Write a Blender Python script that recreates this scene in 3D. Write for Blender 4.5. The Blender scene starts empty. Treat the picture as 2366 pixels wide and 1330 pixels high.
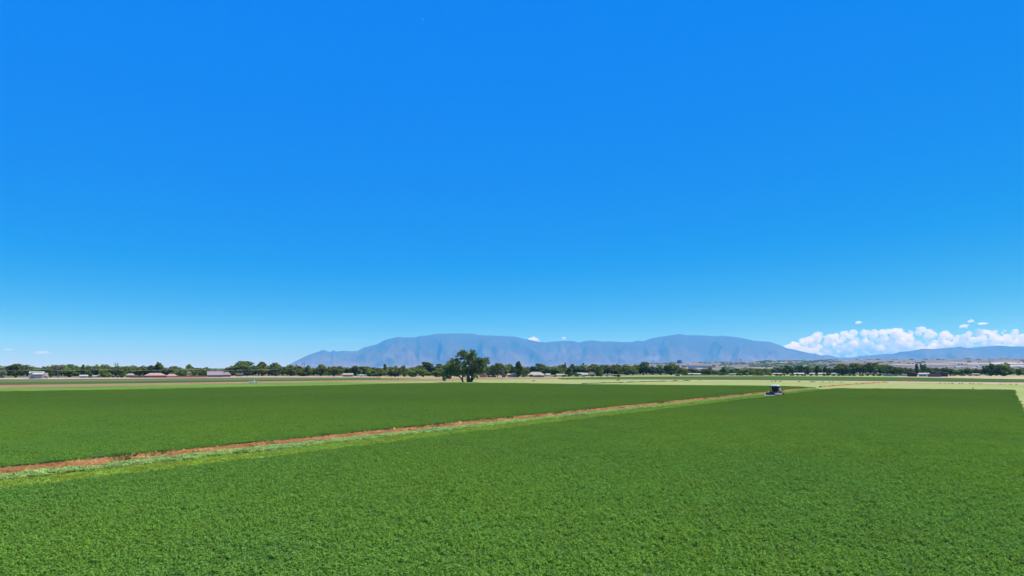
import bpy, math, random
import numpy as np
from mathutils import Vector, noise

sc = bpy.context.scene
COL = sc.collection
rad = math.radians

# ------------------------------------------------------------------ camera
F, CX, CY = 1577.0, 1183.0, 665.0          # focal length and centre in photo pixels
PITCH = math.atan(185 / F)
CAM_H = 10.0
cd = bpy.data.cameras.new('camera')
cd.sensor_width = 36; cd.lens = 36 * F / 2366
cd.clip_start = 0.5; cd.clip_end = 150000
cam = bpy.data.objects.new('camera', cd); COL.objects.link(cam)
cam.location = (0, 0, CAM_H); cam.rotation_euler = (math.pi / 2 + PITCH, 0, 0)
sc.camera = cam

# ------------------------------------------------------------------ sky, sun, exposure
SUN_EL, SUN_AZ = rad(61), rad(84)            # azimuth clockwise from +Y (view direction)
w = bpy.data.worlds.new('World'); sc.world = w; w.use_nodes = True
nt = w.node_tree; nt.nodes.clear()
sky = nt.nodes.new('ShaderNodeTexSky'); sky.sky_type = 'NISHITA'; sky.sun_disc = False
sky.sun_elevation = SUN_EL; sky.sun_rotation = SUN_AZ
sky.altitude = 1500; sky.air_density = 1.0; sky.dust_density = 0.0; sky.ozone_density = 3.0
# the photograph's sky is a deep, flat blue that pales late towards the horizon: one tone curve on the whole sky
def vm(op, a, v):
    q = nt.nodes.new('ShaderNodeVectorMath'); q.operation = op
    nt.links.new(a, q.inputs[0])
    for k, x in enumerate(v): q.inputs[k + 1].default_value = x
    return q.outputs[0]
c = vm('MULTIPLY', sky.outputs[0], [(0.1546,) * 3])
c = vm('MINIMUM', c, [(1.35,) * 3])
gm = nt.nodes.new('ShaderNodeGamma'); gm.inputs['Gamma'].default_value = 2.6; nt.links.new(c, gm.inputs['Color'])
SKY_GAIN, SKY_LIFT = (1.75, 1.5, -0.35), (-0.14, 1.19, 5.3)
c = vm('MAXIMUM', vm('MULTIPLY_ADD', gm.outputs[0], [SKY_GAIN, SKY_LIFT]), [(0, 0, 0)])
bg = nt.nodes.new('ShaderNodeBackground'); bg.inputs['Strength'].default_value = 0.099
wo = nt.nodes.new('ShaderNodeOutputWorld')
nt.links.new(c, bg.inputs['Color']); nt.links.new(bg.outputs[0], wo.inputs['Surface'])
sl = bpy.data.lights.new('sun', 'SUN'); sl.energy = 3.8; sl.angle = rad(0.5); sl.color = (1.0, 0.95, 0.87)
sun = bpy.data.objects.new('sun', sl); COL.objects.link(sun)
sd = Vector((math.sin(SUN_AZ) * math.cos(SUN_EL), math.cos(SUN_AZ) * math.cos(SUN_EL), math.sin(SUN_EL)))
sun.rotation_euler = sd.to_track_quat('Z', 'Y').to_euler()
sc.view_settings.view_transform = 'Standard'; sc.view_settings.look = 'None'
sc.view_settings.gamma = 1.0; sc.view_settings.use_curve_mapping = False
sc.view_settings.exposure = 0.75
sc.render.engine = 'CYCLES'
cy = sc.cycles
cy.use_denoising = True
cy.max_bounces = 16; cy.diffuse_bounces = 3; cy.glossy_bounces = 2; cy.transmission_bounces = 3; cy.volume_bounces = 16
cy.use_adaptive_sampling = False

# ------------------------------------------------------------------ pixel <-> world
def ray(x, y):
    r = (x - CX) / F; u = (CY - y) / F
    return Vector((r, math.cos(PITCH) - u * math.sin(PITCH), math.sin(PITCH) + u * math.cos(PITCH)))
def ground(x, y, z=0.0):
    d = ray(x, y); t = (z - CAM_H) / d.z
    return Vector((d.x * t, d.y * t, z))
def at(x, y, Y):
    d = ray(x, y); t = Y / d.y
    return Vector((d.x * t, Y, CAM_H + d.z * t))
def interp(pts, x):
    if x <= pts[0][0]:
        (x0, y0), (x1, y1) = pts[0], pts[1]
    elif x >= pts[-1][0]:
        (x0, y0), (x1, y1) = pts[-2], pts[-1]
    else:
        for (x0, y0), (x1, y1) in zip(pts, pts[1:]):
            if x0 <= x <= x1: break
    return y0 + (y1 - y0) * (x - x0) / (x1 - x0)
def clampi(pts, x): return interp(pts, min(max(x, pts[0][0]), pts[-1][0]))

# ------------------------------------------------------------------ materials
def new_mat(name):
    m = bpy.data.materials.new(name); m.use_nodes = True
    n = m.node_tree; n.nodes.clear()
    return m, n, n.nodes.new('ShaderNodeOutputMaterial')
def noise_node(n, scale, detail=4, stretch=None, obj=False, seed=0.0, rough=0.55, rotz=0.0):
    tc = n.nodes.new('ShaderNodeTexCoord') if obj else n.nodes.new('ShaderNodeNewGeometry')
    mp = n.nodes.new('ShaderNodeMapping'); mp.inputs['Location'].default_value = (seed, seed * 1.7, 0)
    mp.inputs['Rotation'].default_value = (0, 0, rotz)
    if stretch: mp.inputs['Scale'].default_value = stretch
    n.links.new(tc.outputs['Object' if obj else 'Position'], mp.inputs['Vector'])
    t = n.nodes.new('ShaderNodeTexNoise'); t.inputs['Scale'].default_value = scale; t.inputs['Detail'].default_value = detail
    t.inputs['Roughness'].default_value = rough
    n.links.new(mp.outputs[0], t.inputs['Vector'])
    return t
def ramp(n, src, stops):
    r = n.nodes.new('ShaderNodeValToRGB')
    e = r.color_ramp.elements
    while len(e) < len(stops): e.new(0.5)
    for k, (p, c) in enumerate(stops):
        e[k].position = p; e[k].color = (*c, 1)
    n.links.new(src, r.inputs['Fac'])
    return r
def mixc(n, a, b, fac, mode='MIX'):
    m = n.nodes.new('ShaderNodeMix'); m.data_type = 'RGBA'; m.blend_type = mode
    for v, i in ((fac, 0), (a, 6), (b, 7)):
        if hasattr(v, 'is_linked'): n.links.new(v, m.inputs[i])
        elif isinstance(v, tuple): m.inputs[i].default_value = (*v, 1)
        else: m.inputs[i].default_value = v
    return m.outputs[2]
def plain(name, col, rough=0.7, var=0.12, scale=1.5, metal=0.0, spec=0.3, coat=0.0):
    m, n, o = new_mat(name)
    b = n.nodes.new('ShaderNodeBsdfPrincipled')
    t = noise_node(n, scale, 5, obj=True)
    lo = tuple(max(0, c * (1 - var)) for c in col); hi = tuple(min(1, c * (1 + var)) for c in col)
    r = ramp(n, t.outputs['Fac'], [(0.3, lo), (0.7, hi)])
    n.links.new(r.outputs[0], b.inputs['Base Color'])
    b.inputs['Roughness'].default_value = rough; b.inputs['Metallic'].default_value = metal
    b.inputs['Specular IOR Level'].default_value = spec; b.inputs['Coat Weight'].default_value = coat
    n.links.new(b.outputs[0], o.inputs['Surface'])
    return m
def soil(name, stops, scales=(0.05, 0.6), stretch=None, bump=0.0, bscale=3.0, rotz=0.0, seed=0.0):
    """two noises, coarse and fine, through one ramp"""
    m, n, o = new_mat(name)
    b = n.nodes.new('ShaderNodeBsdfPrincipled'); b.inputs['Roughness'].default_value = 0.95; b.inputs['Specular IOR Level'].default_value = 0.1
    t1 = noise_node(n, scales[0], 5, stretch, seed=seed, rotz=rotz); t2 = noise_node(n, scales[1], 4, stretch, seed=seed + 3, rotz=rotz)
    mx = n.nodes.new('ShaderNodeMath'); mx.operation = 'ADD'
    n.links.new(t1.outputs['Fac'], mx.inputs[0]); n.links.new(t2.outputs['Fac'], mx.inputs[1])
    hf = n.nodes.new('ShaderNodeMath'); hf.operation = 'MULTIPLY'; hf.inputs[1].default_value = 0.5
    n.links.new(mx.outputs[0], hf.inputs[0])
    r = ramp(n, hf.outputs[0], stops)
    n.links.new(r.outputs[0], b.inputs['Base Color'])
    if bump:
        t3 = noise_node(n, bscale, 5, stretch, seed=seed + 9, rotz=rotz)
        bp = n.nodes.new('ShaderNodeBump'); bp.inputs['Strength'].default_value = bump; bp.inputs['Distance'].default_value = 0.3
        n.links.new(t3.outputs['Fac'], bp.inputs['Height']); n.links.new(bp.outputs[0], b.inputs['Normal'])
    n.links.new(b.outputs[0], o.inputs['Surface'])
    return m
def leaf(name, col, var=0.35, hue=0.02, world=None, trans=0.3, tcol=None, each=None, far_shade=None):
    """leaves: the colour varies with each object or clump and with place; part of the light passes through"""
    m, n, o = new_mat(name)
    oi = n.nodes.new('ShaderNodeObjectInfo')
    t = noise_node(n, 0.35 if not world else world[0], 4, seed=2.0)
    base = ramp(n, t.outputs['Fac'], [(0.32, tuple(c * (1 - var) for c in col)), (0.68, tuple(c * (1 + var) for c in col))]).outputs[0]
    if world:                                                     # broad drifts: bluish and yellowish stands of the crop
        t2 = noise_node(n, world[1], 4, (1.0, 0.55, 1.0), seed=7.0)
        k = ramp(n, t2.outputs['Fac'], [(0.34, (0.90, 0.95, 1.14)), (0.52, (1, 1, 1)), (0.70, (1.06, 1.03, 0.90))]).outputs[0]
        base = mixc(n, base, k, 1.0, 'MULTIPLY')
        if far_shade:                                                 # leaf colour painted darker towards the far end, for the self-shade missing there
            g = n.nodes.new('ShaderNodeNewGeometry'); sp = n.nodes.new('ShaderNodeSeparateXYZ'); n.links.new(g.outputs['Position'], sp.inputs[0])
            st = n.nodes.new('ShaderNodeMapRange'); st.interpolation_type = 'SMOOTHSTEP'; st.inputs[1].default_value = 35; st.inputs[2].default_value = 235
            n.links.new(sp.outputs['Y'], st.inputs[0]); base = mixc(n, base, mixc(n, (1, 1, 1), far_shade, st.outputs[0]), 1.0, 'MULTIPLY')
    h = n.nodes.new('ShaderNodeHueSaturation')
    mr = n.nodes.new('ShaderNodeMapRange'); mr.inputs[3].default_value = 0.5 - hue; mr.inputs[4].default_value = 0.5 + hue
    mv = n.nodes.new('ShaderNodeMapRange'); mv.inputs[3].default_value = 1 - (each or var * 0.7); mv.inputs[4].default_value = 1 + (each or var * 0.7)
    n.links.new(oi.outputs['Random'], mr.inputs[0]); n.links.new(oi.outputs['Random'], mv.inputs[0])
    n.links.new(mr.outputs[0], h.inputs['Hue']); n.links.new(mv.outputs[0], h.inputs['Value']); n.links.new(base, h.inputs['Color'])
    d = n.nodes.new('ShaderNodeBsdfDiffuse'); tr = n.nodes.new('ShaderNodeBsdfTranslucent'); mx = n.nodes.new('ShaderNodeMixShader')
    n.links.new(h.outputs[0], d.inputs['Color'])
    n.links.new(mixc(n, h.outputs[0], tcol or (1.25, 1.1, 0.6), 1.0, 'MULTIPLY'), tr.inputs['Color'])
    mx.inputs[0].default_value = trans
    n.links.new(d.outputs[0], mx.inputs[1]); n.links.new(tr.outputs[0], mx.inputs[2]); n.links.new(mx.outputs[0], o.inputs['Surface'])
    return m

# ------------------------------------------------------------------ mesh building
class MB:
    def __init__(s): s.v = []; s.f = []; s.m = []
    def add(s, vs, fs, mi=0):
        o = len(s.v); s.v += [tuple(p) for p in vs]; s.f += [tuple(i + o for i in f) for f in fs]; s.m += [mi] * len(fs)
        return s
    def box(s, x0, y0, z0, x1, y1, z1, mi=0, tx=0.0, ty=0.0):
        """box; tx, ty draw the top in"""
        vs = [(x0, y0, z0), (x1, y0, z0), (x1, y1, z0), (x0, y1, z0),
              (x0 + tx, y0 + ty, z1), (x1 - tx, y0 + ty, z1), (x1 - tx, y1 - ty, z1), (x0 + tx, y1 - ty, z1)]
        return s.add(vs, [(3, 2, 1, 0), (4, 5, 6, 7), (0, 1, 5, 4), (1, 2, 6, 5), (2, 3, 7, 6), (3, 0, 4, 7)], mi)
    def prism(s, prof, x0, x1, mi=0):
        """profile of (y, z), counter-clockwise seen from +x, drawn along x"""
        k = len(prof)
        vs = [(x0, y, z) for y, z in prof] + [(x1, y, z) for y, z in prof]
        fs = [tuple(range(k - 1, -1, -1)), tuple(range(k, 2 * k))] + [(i, (i + 1) % k, k + (i + 1) % k, k + i) for i in range(k)]
        return s.add(vs, fs, mi)
    def tube(s, pts, rs, k=6, mi=0, cap=True):
        pts = [Vector(p) for p in pts]; o = len(s.v); n = len(pts)
        for i, p in enumerate(pts):
            a = (pts[min(i + 1, n - 1)] - pts[max(i - 1, 0)]).normalized()
            b = a.cross(Vector((0, 0, 1)) if abs(a.z) < 0.9 else Vector((1, 0, 0))).normalized(); c = a.cross(b)
            for j in range(k):
                t = 2 * math.pi * j / k
                s.v.append(tuple(p + (b * math.cos(t) + c * math.sin(t)) * rs[i]))
        for i in range(n - 1):
            for j in range(k):
                q = (j + 1) % k
                s.f.append((o + i * k + j, o + i * k + q, o + (i + 1) * k + q, o + (i + 1) * k + j)); s.m.append(mi)
        if cap:
            s.f.append(tuple(o + j for j in range(k - 1, -1, -1))); s.f.append(tuple(o + (n - 1) * k + j for j in range(k))); s.m += [mi, mi]
        return s
    def lathe_x(s, prof, cx, cy, cz, k=20, mi=0):
        """rings of (x, radius) round an axis along x"""
        o = len(s.v)
        for x, r in prof:
            for j in range(k):
                t = 2 * math.pi * j / k
                s.v.append((cx + x, cy + r * math.cos(t), cz + r * math.sin(t)))
        for i in range(len(prof) - 1):
            for j in range(k):
                q = (j + 1) % k
                s.f.append((o + i * k + j, o + i * k + q, o + (i + 1) * k + q, o + (i + 1) * k + j)); s.m.append(mi)
        s.f.append(tuple(o + j for j in range(k - 1, -1, -1))); s.f.append(tuple(o + (len(prof) - 1) * k + j for j in range(k))); s.m += [mi, mi]
        return s
    def mesh(s, name, mats):
        me = bpy.data.meshes.new(name); me.from_pydata(s.v, [], s.f)
        for m in (mats if isinstance(mats, (list, tuple)) else [mats]): me.materials.append(m)
        if any(s.m): me.polygons.foreach_set('material_index', s.m)
        me.update()
        return me
    def build(s, name, mats, parent=None, smooth=False, bevel=0.0):
        o = link(name, s.mesh(name, mats), parent)
        if smooth: o.data.shade_smooth()
        if bevel:
            b = o.modifiers.new('edge', 'BEVEL'); b.width = bevel; b.segments = 2; b.limit_method = 'ANGLE'
        return o
def link(name, data, parent=None):
    o = bpy.data.objects.new(name, data); COL.objects.link(o)
    if parent is not None: o.parent = parent
    return o
def empty(name, loc, rotz=0.0):
    o = link(name, None); o.location = loc; o.rotation_euler = (0, 0, rotz); o.empty_display_size = 0.5
    return o
def tag(o, label=None, cat=None, group=None, kind=None):
    if label: o['label'] = label
    if cat: o['category'] = cat
    if group: o['group'] = group
    if kind: o['kind'] = kind
    return o
def np_mesh(name, V, Fq, mat):
    """numpy vertices and quads (or triangles) into a mesh"""
    me = bpy.data.meshes.new(name)
    V = np.asarray(V, np.float32); Fq = np.asarray(Fq, np.int32); k = Fq.shape[1]
    me.vertices.add(len(V)); me.vertices.foreach_set('co', V.ravel())
    me.loops.add(Fq.size); me.loops.foreach_set('vertex_index', Fq.ravel())
    me.polygons.add(len(Fq)); me.polygons.foreach_set('loop_start', np.arange(0, Fq.size, k, dtype=np.int32))
    me.update(calc_edges=True); me.validate()
    if mat: me.materials.append(mat)
    return me
def grid_faces(nx, ny):
    i = np.arange(nx - 1)[:, None] * ny + np.arange(ny - 1)[None, :]
    return np.stack([i, i + ny, i + ny + 1, i + 1], -1).reshape(-1, 4)

# ------------------------------------------------------------------ ground and fields
M_base = soil('dry_plain', [(0.35, (0.075, 0.085, 0.035)), (0.5, (0.13, 0.12, 0.06)), (0.65, (0.22, 0.18, 0.11))], (0.004, 0.03))
M_mown = soil('mown_hay_stubble', [(0.34, (0.17, 0.26, 0.055)), (0.48, (0.245, 0.30, 0.080)), (0.56, (0.29, 0.305, 0.105)), (0.66, (0.36, 0.31, 0.14))], (0.02, 0.25), (1, 0.35, 1), rotz=rad(35.6))
M_mownl = soil('regrowing_stubble', [(0.36, (0.085, 0.165, 0.014)), (0.5, (0.115, 0.200, 0.018)), (0.64, (0.165, 0.225, 0.030))], (0.02, 0.2), (0.4, 1, 1))
M_track = soil('dirt_track', [(0.36, (0.20, 0.115, 0.055)), (0.5, (0.265, 0.165, 0.080)), (0.64, (0.33, 0.23, 0.12))], (0.02, 0.3), (0.4, 1, 1))
M_pale = soil('pale_gravel', [(0.36, (0.28, 0.215, 0.11)), (0.5, (0.38, 0.30, 0.165)), (0.64, (0.48, 0.40, 0.24))], (0.02, 0.2), (0.4, 1, 1))
M_olive = soil('rough_pasture', [(0.36, (0.075, 0.090, 0.036)), (0.5, (0.11, 0.12, 0.050)), (0.64, (0.16, 0.15, 0.07))], (0.015, 0.15), (0.3, 1, 1))
M_fargreen = soil('far_crop', [(0.36, (0.038, 0.078, 0.004)), (0.5, (0.050, 0.096, 0.005)), (0.64, (0.080, 0.120, 0.010))], (0.012, 0.1), (0.3, 1, 1))
M_canopy = soil('crop_canopy', [(0.34, (0.032, 0.080, 0.014)), (0.5, (0.042, 0.098, 0.017)), (0.66, (0.058, 0.115, 0.022))], (0.03, 1.2), (1, 0.5, 1), bump=0.5, bscale=2.5)
M_redsoil = soil('red_clod_soil', [(0.38, (0.12, 0.052, 0.018)), (0.5, (0.27, 0.125, 0.040)), (0.60, (0.40, 0.22, 0.082)), (0.7, (0.55, 0.40, 0.20))], (0.3, 3.0), bump=0.6, bscale=9)
M_yellow = soil('fresh_stubble', [(0.36, (0.13, 0.22, 0.02)), (0.5, (0.20, 0.28, 0.028)), (0.64, (0.29, 0.31, 0.07))], (0.25, 3.0), (0.3, 1, 1), bump=0.5, bscale=8, rotz=rad(-54.4))

def edge(t): return max(0.0, min(1.0, t))
def sheet(name, near, far, z, mat, x0=-500, x1=2866, step=30):
    """a strip of ground between two lines seen in the photograph, laid out on the plain"""
    xs = np.arange(x0, x1 + 1, step); V = []
    for x in xs:
        V.append(tuple(ground(x, interp(near, x) if not callable(near) else near(x), z)))
        V.append(tuple(ground(x, interp(far, x) if not callable(far) else far(x), z)))
    n = len(xs)
    o = link(name, np_mesh(name, V, [(2 * i, 2 * i + 2, 2 * i + 3, 2 * i + 1) for i in range(n - 1)], mat))
    return tag(o, kind='structure')

gv = [(-41000, -1800, 0), (41000, -1800, 0), (41000, 45500, 0), (-41000, 45500, 0)]
tag(link('ground', np_mesh('ground', gv, [(0, 1, 2, 3)], M_base)), kind='structure')

L_track_near = [(0, 895.8), (300, 890.2), (450, 887.4), (560, 885.6), (600, 884.6), (750, 882), (900, 881), (1000, 880), (1100, 877.2), (1200, 876), (1300, 874.8), (1420, 873.0)]
L_track_far = [(0, 888.8), (300, 885.4), (560, 881.6), (600, 881), (750, 879), (900, 876), (1000, 874), (1100, 872.6), (1200, 872), (1300, 872), (1420, 872.2)]
L_green_far = [(0, 882.2), (300, 880.2), (600, 877), (750, 874.6), (900, 873.6), (960, 874)]
L_olive_far = [(0, 875.8), (300, 874.2), (600, 871.4), (900, 871.5)]
L_pale_far = [(0, 873.4), (300, 871.2), (600, 868), (900, 869), (1200, 868.5)]
L_left_top = [(0, 903.6), (300, 899), (600, 892.6), (750, 890), (900, 886), (1060, 883.8), (1200, 884.6), (1350, 887), (1500, 888.4), (1800, 890.8), (1885, 894)]
L_tan_near = [(1150, 877.4), (1500, 878.3), (1700, 880.2), (1800, 881.0), (2066, 884), (2366, 888)]
L_tan_far = [(1150, 876.2), (1500, 876.8), (1700, 877.8), (1800, 878.4), (2066, 880.6), (2366, 883.6)]
L_grn2_far = [(1250, 873.8), (1350, 871.3), (1500, 869.6), (1800, 868.6), (2066, 871), (2366, 875.6)]
L_lite_far = [(1350, 868.4), (1500, 866.6), (1800, 865.6), (2066, 867), (2366, 869)]
mf, xs_ = [], list(range(-500, 2867, 30))
for i_, x in enumerate(xs_):
    t = i_ / (len(xs_) - 1); mf += [(-520 + 1240 * t, -90.0, 0.012), tuple(ground(x, clampi([(0, 872), (1200, 870), (1500, 868), (2366, 866)], x), 0.012))]
tag(link('mown_field', np_mesh('mown_field', mf, [(2 * i_, 2 * i_ + 2, 2 * i_ + 3, 2 * i_ + 1) for i_ in range(len(xs_) - 1)], M_mown)), kind='structure')
def fade(x): t = edge((x - 760) / 420); return clampi(L_track_near, x) * (1 - t) + (clampi(L_left_top, x) + 2) * t
sheet('regrowth_strip', lambda x: clampi(L_left_top, x) + 9, fade, 0.03, M_mownl, -500, 1180)
sheet('dirt_track', L_track_near, L_track_far, 0.05, M_track, -500, 1420)
sheet('far_green_strip', lambda x: interp(L_track_far, x) + 0.1, L_green_far, 0.07, M_fargreen, -500, 970)
sheet('rough_pasture', lambda x: interp(L_green_far, x) + 0.1, L_olive_far, 0.09, M_olive, -500, 900)
sheet('gravel_road', lambda x: interp(L_olive_far, x) + 0.1, L_pale_far, 0.11, M_pale, -500, 1200)
sheet('sandy_lane', L_tan_near, L_tan_far, 0.05, M_pale, 1150, 2866)
sheet('lane_verge', lambda x: interp(L_tan_far, x) + 0.1, lambda x: interp(L_tan_far, x) - 0.9, 0.07, M_olive, 1300, 2866)
sheet('far_green_field', lambda x: interp(L_tan_far, x) - 0.9, L_grn2_far, 0.09, M_fargreen, 1290, 2866)
sheet('pale_meadow', L_grn2_far, L_lite_far, 0.11, M_mown, 1350, 2100)
sheet('sandy_yard', lambda x: interp(L_grn2_far, x), L_lite_far, 0.13, M_pale, 2075, 2866)

for a_, b_, y_, z_ in ((1040, 1125, 894.2, .42), (1235, 1335, 911.2, .42), (388, 412, 906.8, .42), (505, 522, 911.6, .42)):
    sheet('thin_patch', lambda x, y_=y_: y_ + .45 + .25 * noise.noise(Vector((x * .08, y_, 0))), lambda x, y_=y_: y_ - .25 - .25 * noise.noise(Vector((x * .08, y_, 4))), z_, M_mownl, a_, b_, 6)

# the crop rectangle and the strip beside it: s runs along the strip, w across it
DS = Vector((math.sin(rad(35.6)), math.cos(rad(35.6)), 0)); DN = Vector((-DS.y, DS.x, 0))
def sw(s, w_, z=0.0): return DS * s + DN * w_ + Vector((0, 0, z))
def to_sw(x, y): return x * DS.x + y * DS.y, x * DN.x + y * DN.y
W_R, W_E, W_HAY, W_DIRT, W_F = -3.0, 66.7, 73.4, 76.7, 81.8
def s_top(w_): return 383.5 + (359.5 - 383.5) * (w_ + 3) / 68.6
# left crop: near edge along w = W_F, far edge as in the photo
left_far = [ground(x, clampi(L_left_top, x) - .5, 0.55) for x in range(-500, 1886, 45)]
def left_far_y(x):
    for a, b in zip(left_far, left_far[1:]):
        if a.x <= x <= b.x: return a.y + (b.y - a.y) * (x - a.x) / (b.x - a.x)
    return -1e9
def d_near(x, y):
    """metres inside the near crop (negative outside)"""
    s, w_ = to_sw(x, y)
    return min(w_ - W_R, W_E - w_, s_top(w_) - s)
def d_left(x, y):
    s, w_ = to_sw(x, y)
    return min(w_ - W_F, (left_far_y(x) - y))
def slab(name, outline, z1, mat):
    n = len(outline)
    V = [(p.x, p.y, 0.0) for p in outline] + [(p.x, p.y, z1) for p in outline]
    mb = MB(); mb.add(V, [tuple(range(n, 2 * n))] + [(i, (i + 1) % n, n + (i + 1) % n, n + i) for i in range(n)])
    return tag(mb.build(name, mat), kind='structure')
slab('crop_field', [sw(-70, W_R + .2), sw(s_top(W_R), W_R + .2), sw(s_top(W_E), W_E - .3), sw(-70, W_E - .3)], 0.30, M_canopy)
tip = left_far[-1]
s_tip = to_sw(tip.x, tip.y)[0]
slab('crop_field', [sw(-330, W_F + .3), sw(s_tip - 4, W_F + .3)] + list(reversed(left_far)), 0.30, M_canopy)

def strip_mesh(name, s0, s1, w0, w1, ds, dw, hfun, mat):
    S = np.arange(s0, s1, ds); W = np.arange(w0, w1 + 1e-6, dw)
    V = []
    for s in S:
        for w_ in W:
            p = sw(s, w_); V.append((p.x, p.y, hfun(s, w_, p)))
    o = link(name, np_mesh(name, V, grid_faces(len(S), len(W)), mat)); o.data.shade_smooth()
    return o
def edge(t): return max(0.0, min(1.0, t))
def h_stub(s, w_, p): return 0.03 + 0.03 * noise.noise(p * 1.3)
tag(strip_mesh('stubble_strip', 5, 352, W_E - 0.6, W_DIRT + 0.3, 0.9, 0.45, h_stub, M_yellow), kind='structure')
def h_dirt(s, w_, p):
    e = edge((w_ - W_DIRT) / 0.7) * edge((W_F + 0.5 - w_) / 0.5)
    r = noise.turbulence(p * 2.4, 3, False)
    ridge = math.exp(-((w_ - W_DIRT - 2.2 - 0.5 * noise.noise(Vector((s * .15, 3, 0)))) / 1.2) ** 2)
    return 0.035 + e * (0.10 + 0.22 * ridge * (0.5 + noise.noise(Vector((s * .12, 0, 5)))) + 0.62 * max(0, r - 0.32))
tag(strip_mesh('dirt_bank', 5, 352, W_DIRT - 0.3, W_F + 0.5, 0.2, 0.2, h_dirt, M_redsoil), kind='structure')

# ------------------------------------------------------------------ crop leaves, stubble and hay (stuff)
rng = np.random.default_rng(5)
def leaves_mesh(P, N, size, aspect, mat, name):
    """one rhombic leaf face at each point, normal N"""
    n = len(P)
    N = N / np.linalg.norm(N, axis=1, keepdims=True)
    R = rng.normal(size=(n, 3)); U = np.cross(N, R); U /= np.linalg.norm(U, axis=1, keepdims=True) + 1e-9
    W = np.cross(N, U)
    a = (size * 0.5)[:, None]; b = a * aspect
    V = np.stack([P - U * a, P - W * b, P + U * a, P + W * b], 1).reshape(-1, 3)
    return np_mesh(name, V, np.arange(4 * n).reshape(-1, 4), mat)
def crop_patch(name, n, size, rad_, h0, h1, nclump, mat, up=0.9):
    ca = rng.uniform(0, 2 * math.pi, nclump); cr = rad_ * np.sqrt(rng.uniform(0, 1, nclump))
    cx, cy_, ch = cr * np.cos(ca), cr * np.sin(ca), rng.uniform(h0, h1, nclump)
    k = rng.integers(0, nclump, n)
    th = rng.uniform(0, 2 * math.pi, n); ph = np.arccos(rng.uniform(0.05, 1, n))
    rr = rng.uniform(0.07, 0.17, nclump)[k] * (rad_ / 1.9)
    D = np.stack([np.sin(ph) * np.cos(th), np.sin(ph) * np.sin(th), np.cos(ph)], 1)
    P = np.stack([cx[k], cy_[k], ch[k] - 0.20], 1) + D * np.stack([rr, rr, np.full(n, 0.26)], 1)
    P += rng.normal(0, 0.03, (n, 3)); P[:, 2] = np.maximum(P[:, 2], 0.03)
    Nn = D + rng.normal(0, 0.55, (n, 3)); Nn[:, 2] += up
    return leaves_mesh(P, Nn, rng.uniform(0.6, 1.4, n) * size, 0.30, mat, name)
def scatter(name, pts, meshes, kind='stuff'):
    """one object of many instances: pts rows are x, y, z, scale, turn, variant"""
    pts = np.asarray(pts, np.float32)
    me = bpy.data.meshes.new(name); me.vertices.add(len(pts)); me.vertices.foreach_set('co', pts[:, :3].ravel())
    a = me.attributes.new('scl', 'FLOAT_VECTOR', 'POINT'); sv = np.repeat(pts[:, 3:4], 3, 1); sv[:, 2] = np.minimum(sv[:, 2], 1.0); a.data.foreach_set('vector', sv.ravel().copy())
    r = np.zeros((len(pts), 3), np.float32); r[:, 2] = pts[:, 4]
    a = me.attributes.new('rot', 'FLOAT_VECTOR', 'POINT'); a.data.foreach_set('vector', r.ravel())
    a = me.attributes.new('var', 'INT', 'POINT'); a.data.foreach_set('value', pts[:, 5].astype(np.int32))
    o = link(name, me)
    g = bpy.data.node_groups.new(name, 'GeometryNodeTree')
    g.interface.new_socket('Geometry', in_out='INPUT', socket_type='NodeSocketGeometry')
    g.interface.new_socket('Geometry', in_out='OUTPUT', socket_type='NodeSocketGeometry')
    i = g.nodes.new('NodeGroupInput'); q = g.nodes.new('NodeGroupOutput')
    ins = g.nodes.new('GeometryNodeInstanceOnPoints'); jn = g.nodes.new('GeometryNodeJoinGeometry')
    for m in meshes:
        so = bpy.data.objects.new(m.name, m)
        oi = g.nodes.new('GeometryNodeObjectInfo'); oi.inputs['Object'].default_value = so; oi.inputs['As Instance'].default_value = True
        g.links.new(oi.outputs['Geometry'], jn.inputs[0])
    ins.inputs['Pick Instance'].default_value = True
    def attr(nm, ty):
        n = g.nodes.new('GeometryNodeInputNamedAttribute'); n.data_type = ty; n.inputs['Name'].default_value = nm
        return n.outputs['Attribute']
    g.links.new(i.outputs[0], ins.inputs['Points']); g.links.new(jn.outputs[0], ins.inputs['Instance'])
    g.links.new(attr('var', 'INT'), ins.inputs['Instance Index']); g.links.new(attr('scl', 'FLOAT_VECTOR'), ins.inputs['Scale'])
    g.links.new(attr('rot', 'FLOAT_VECTOR'), ins.inputs['Rotation'])
    g.links.new(ins.outputs[0], q.inputs[0])
    md = o.modifiers.new('scatter', 'NODES'); md.node_group = g
    return tag(o, kind=kind)

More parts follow.
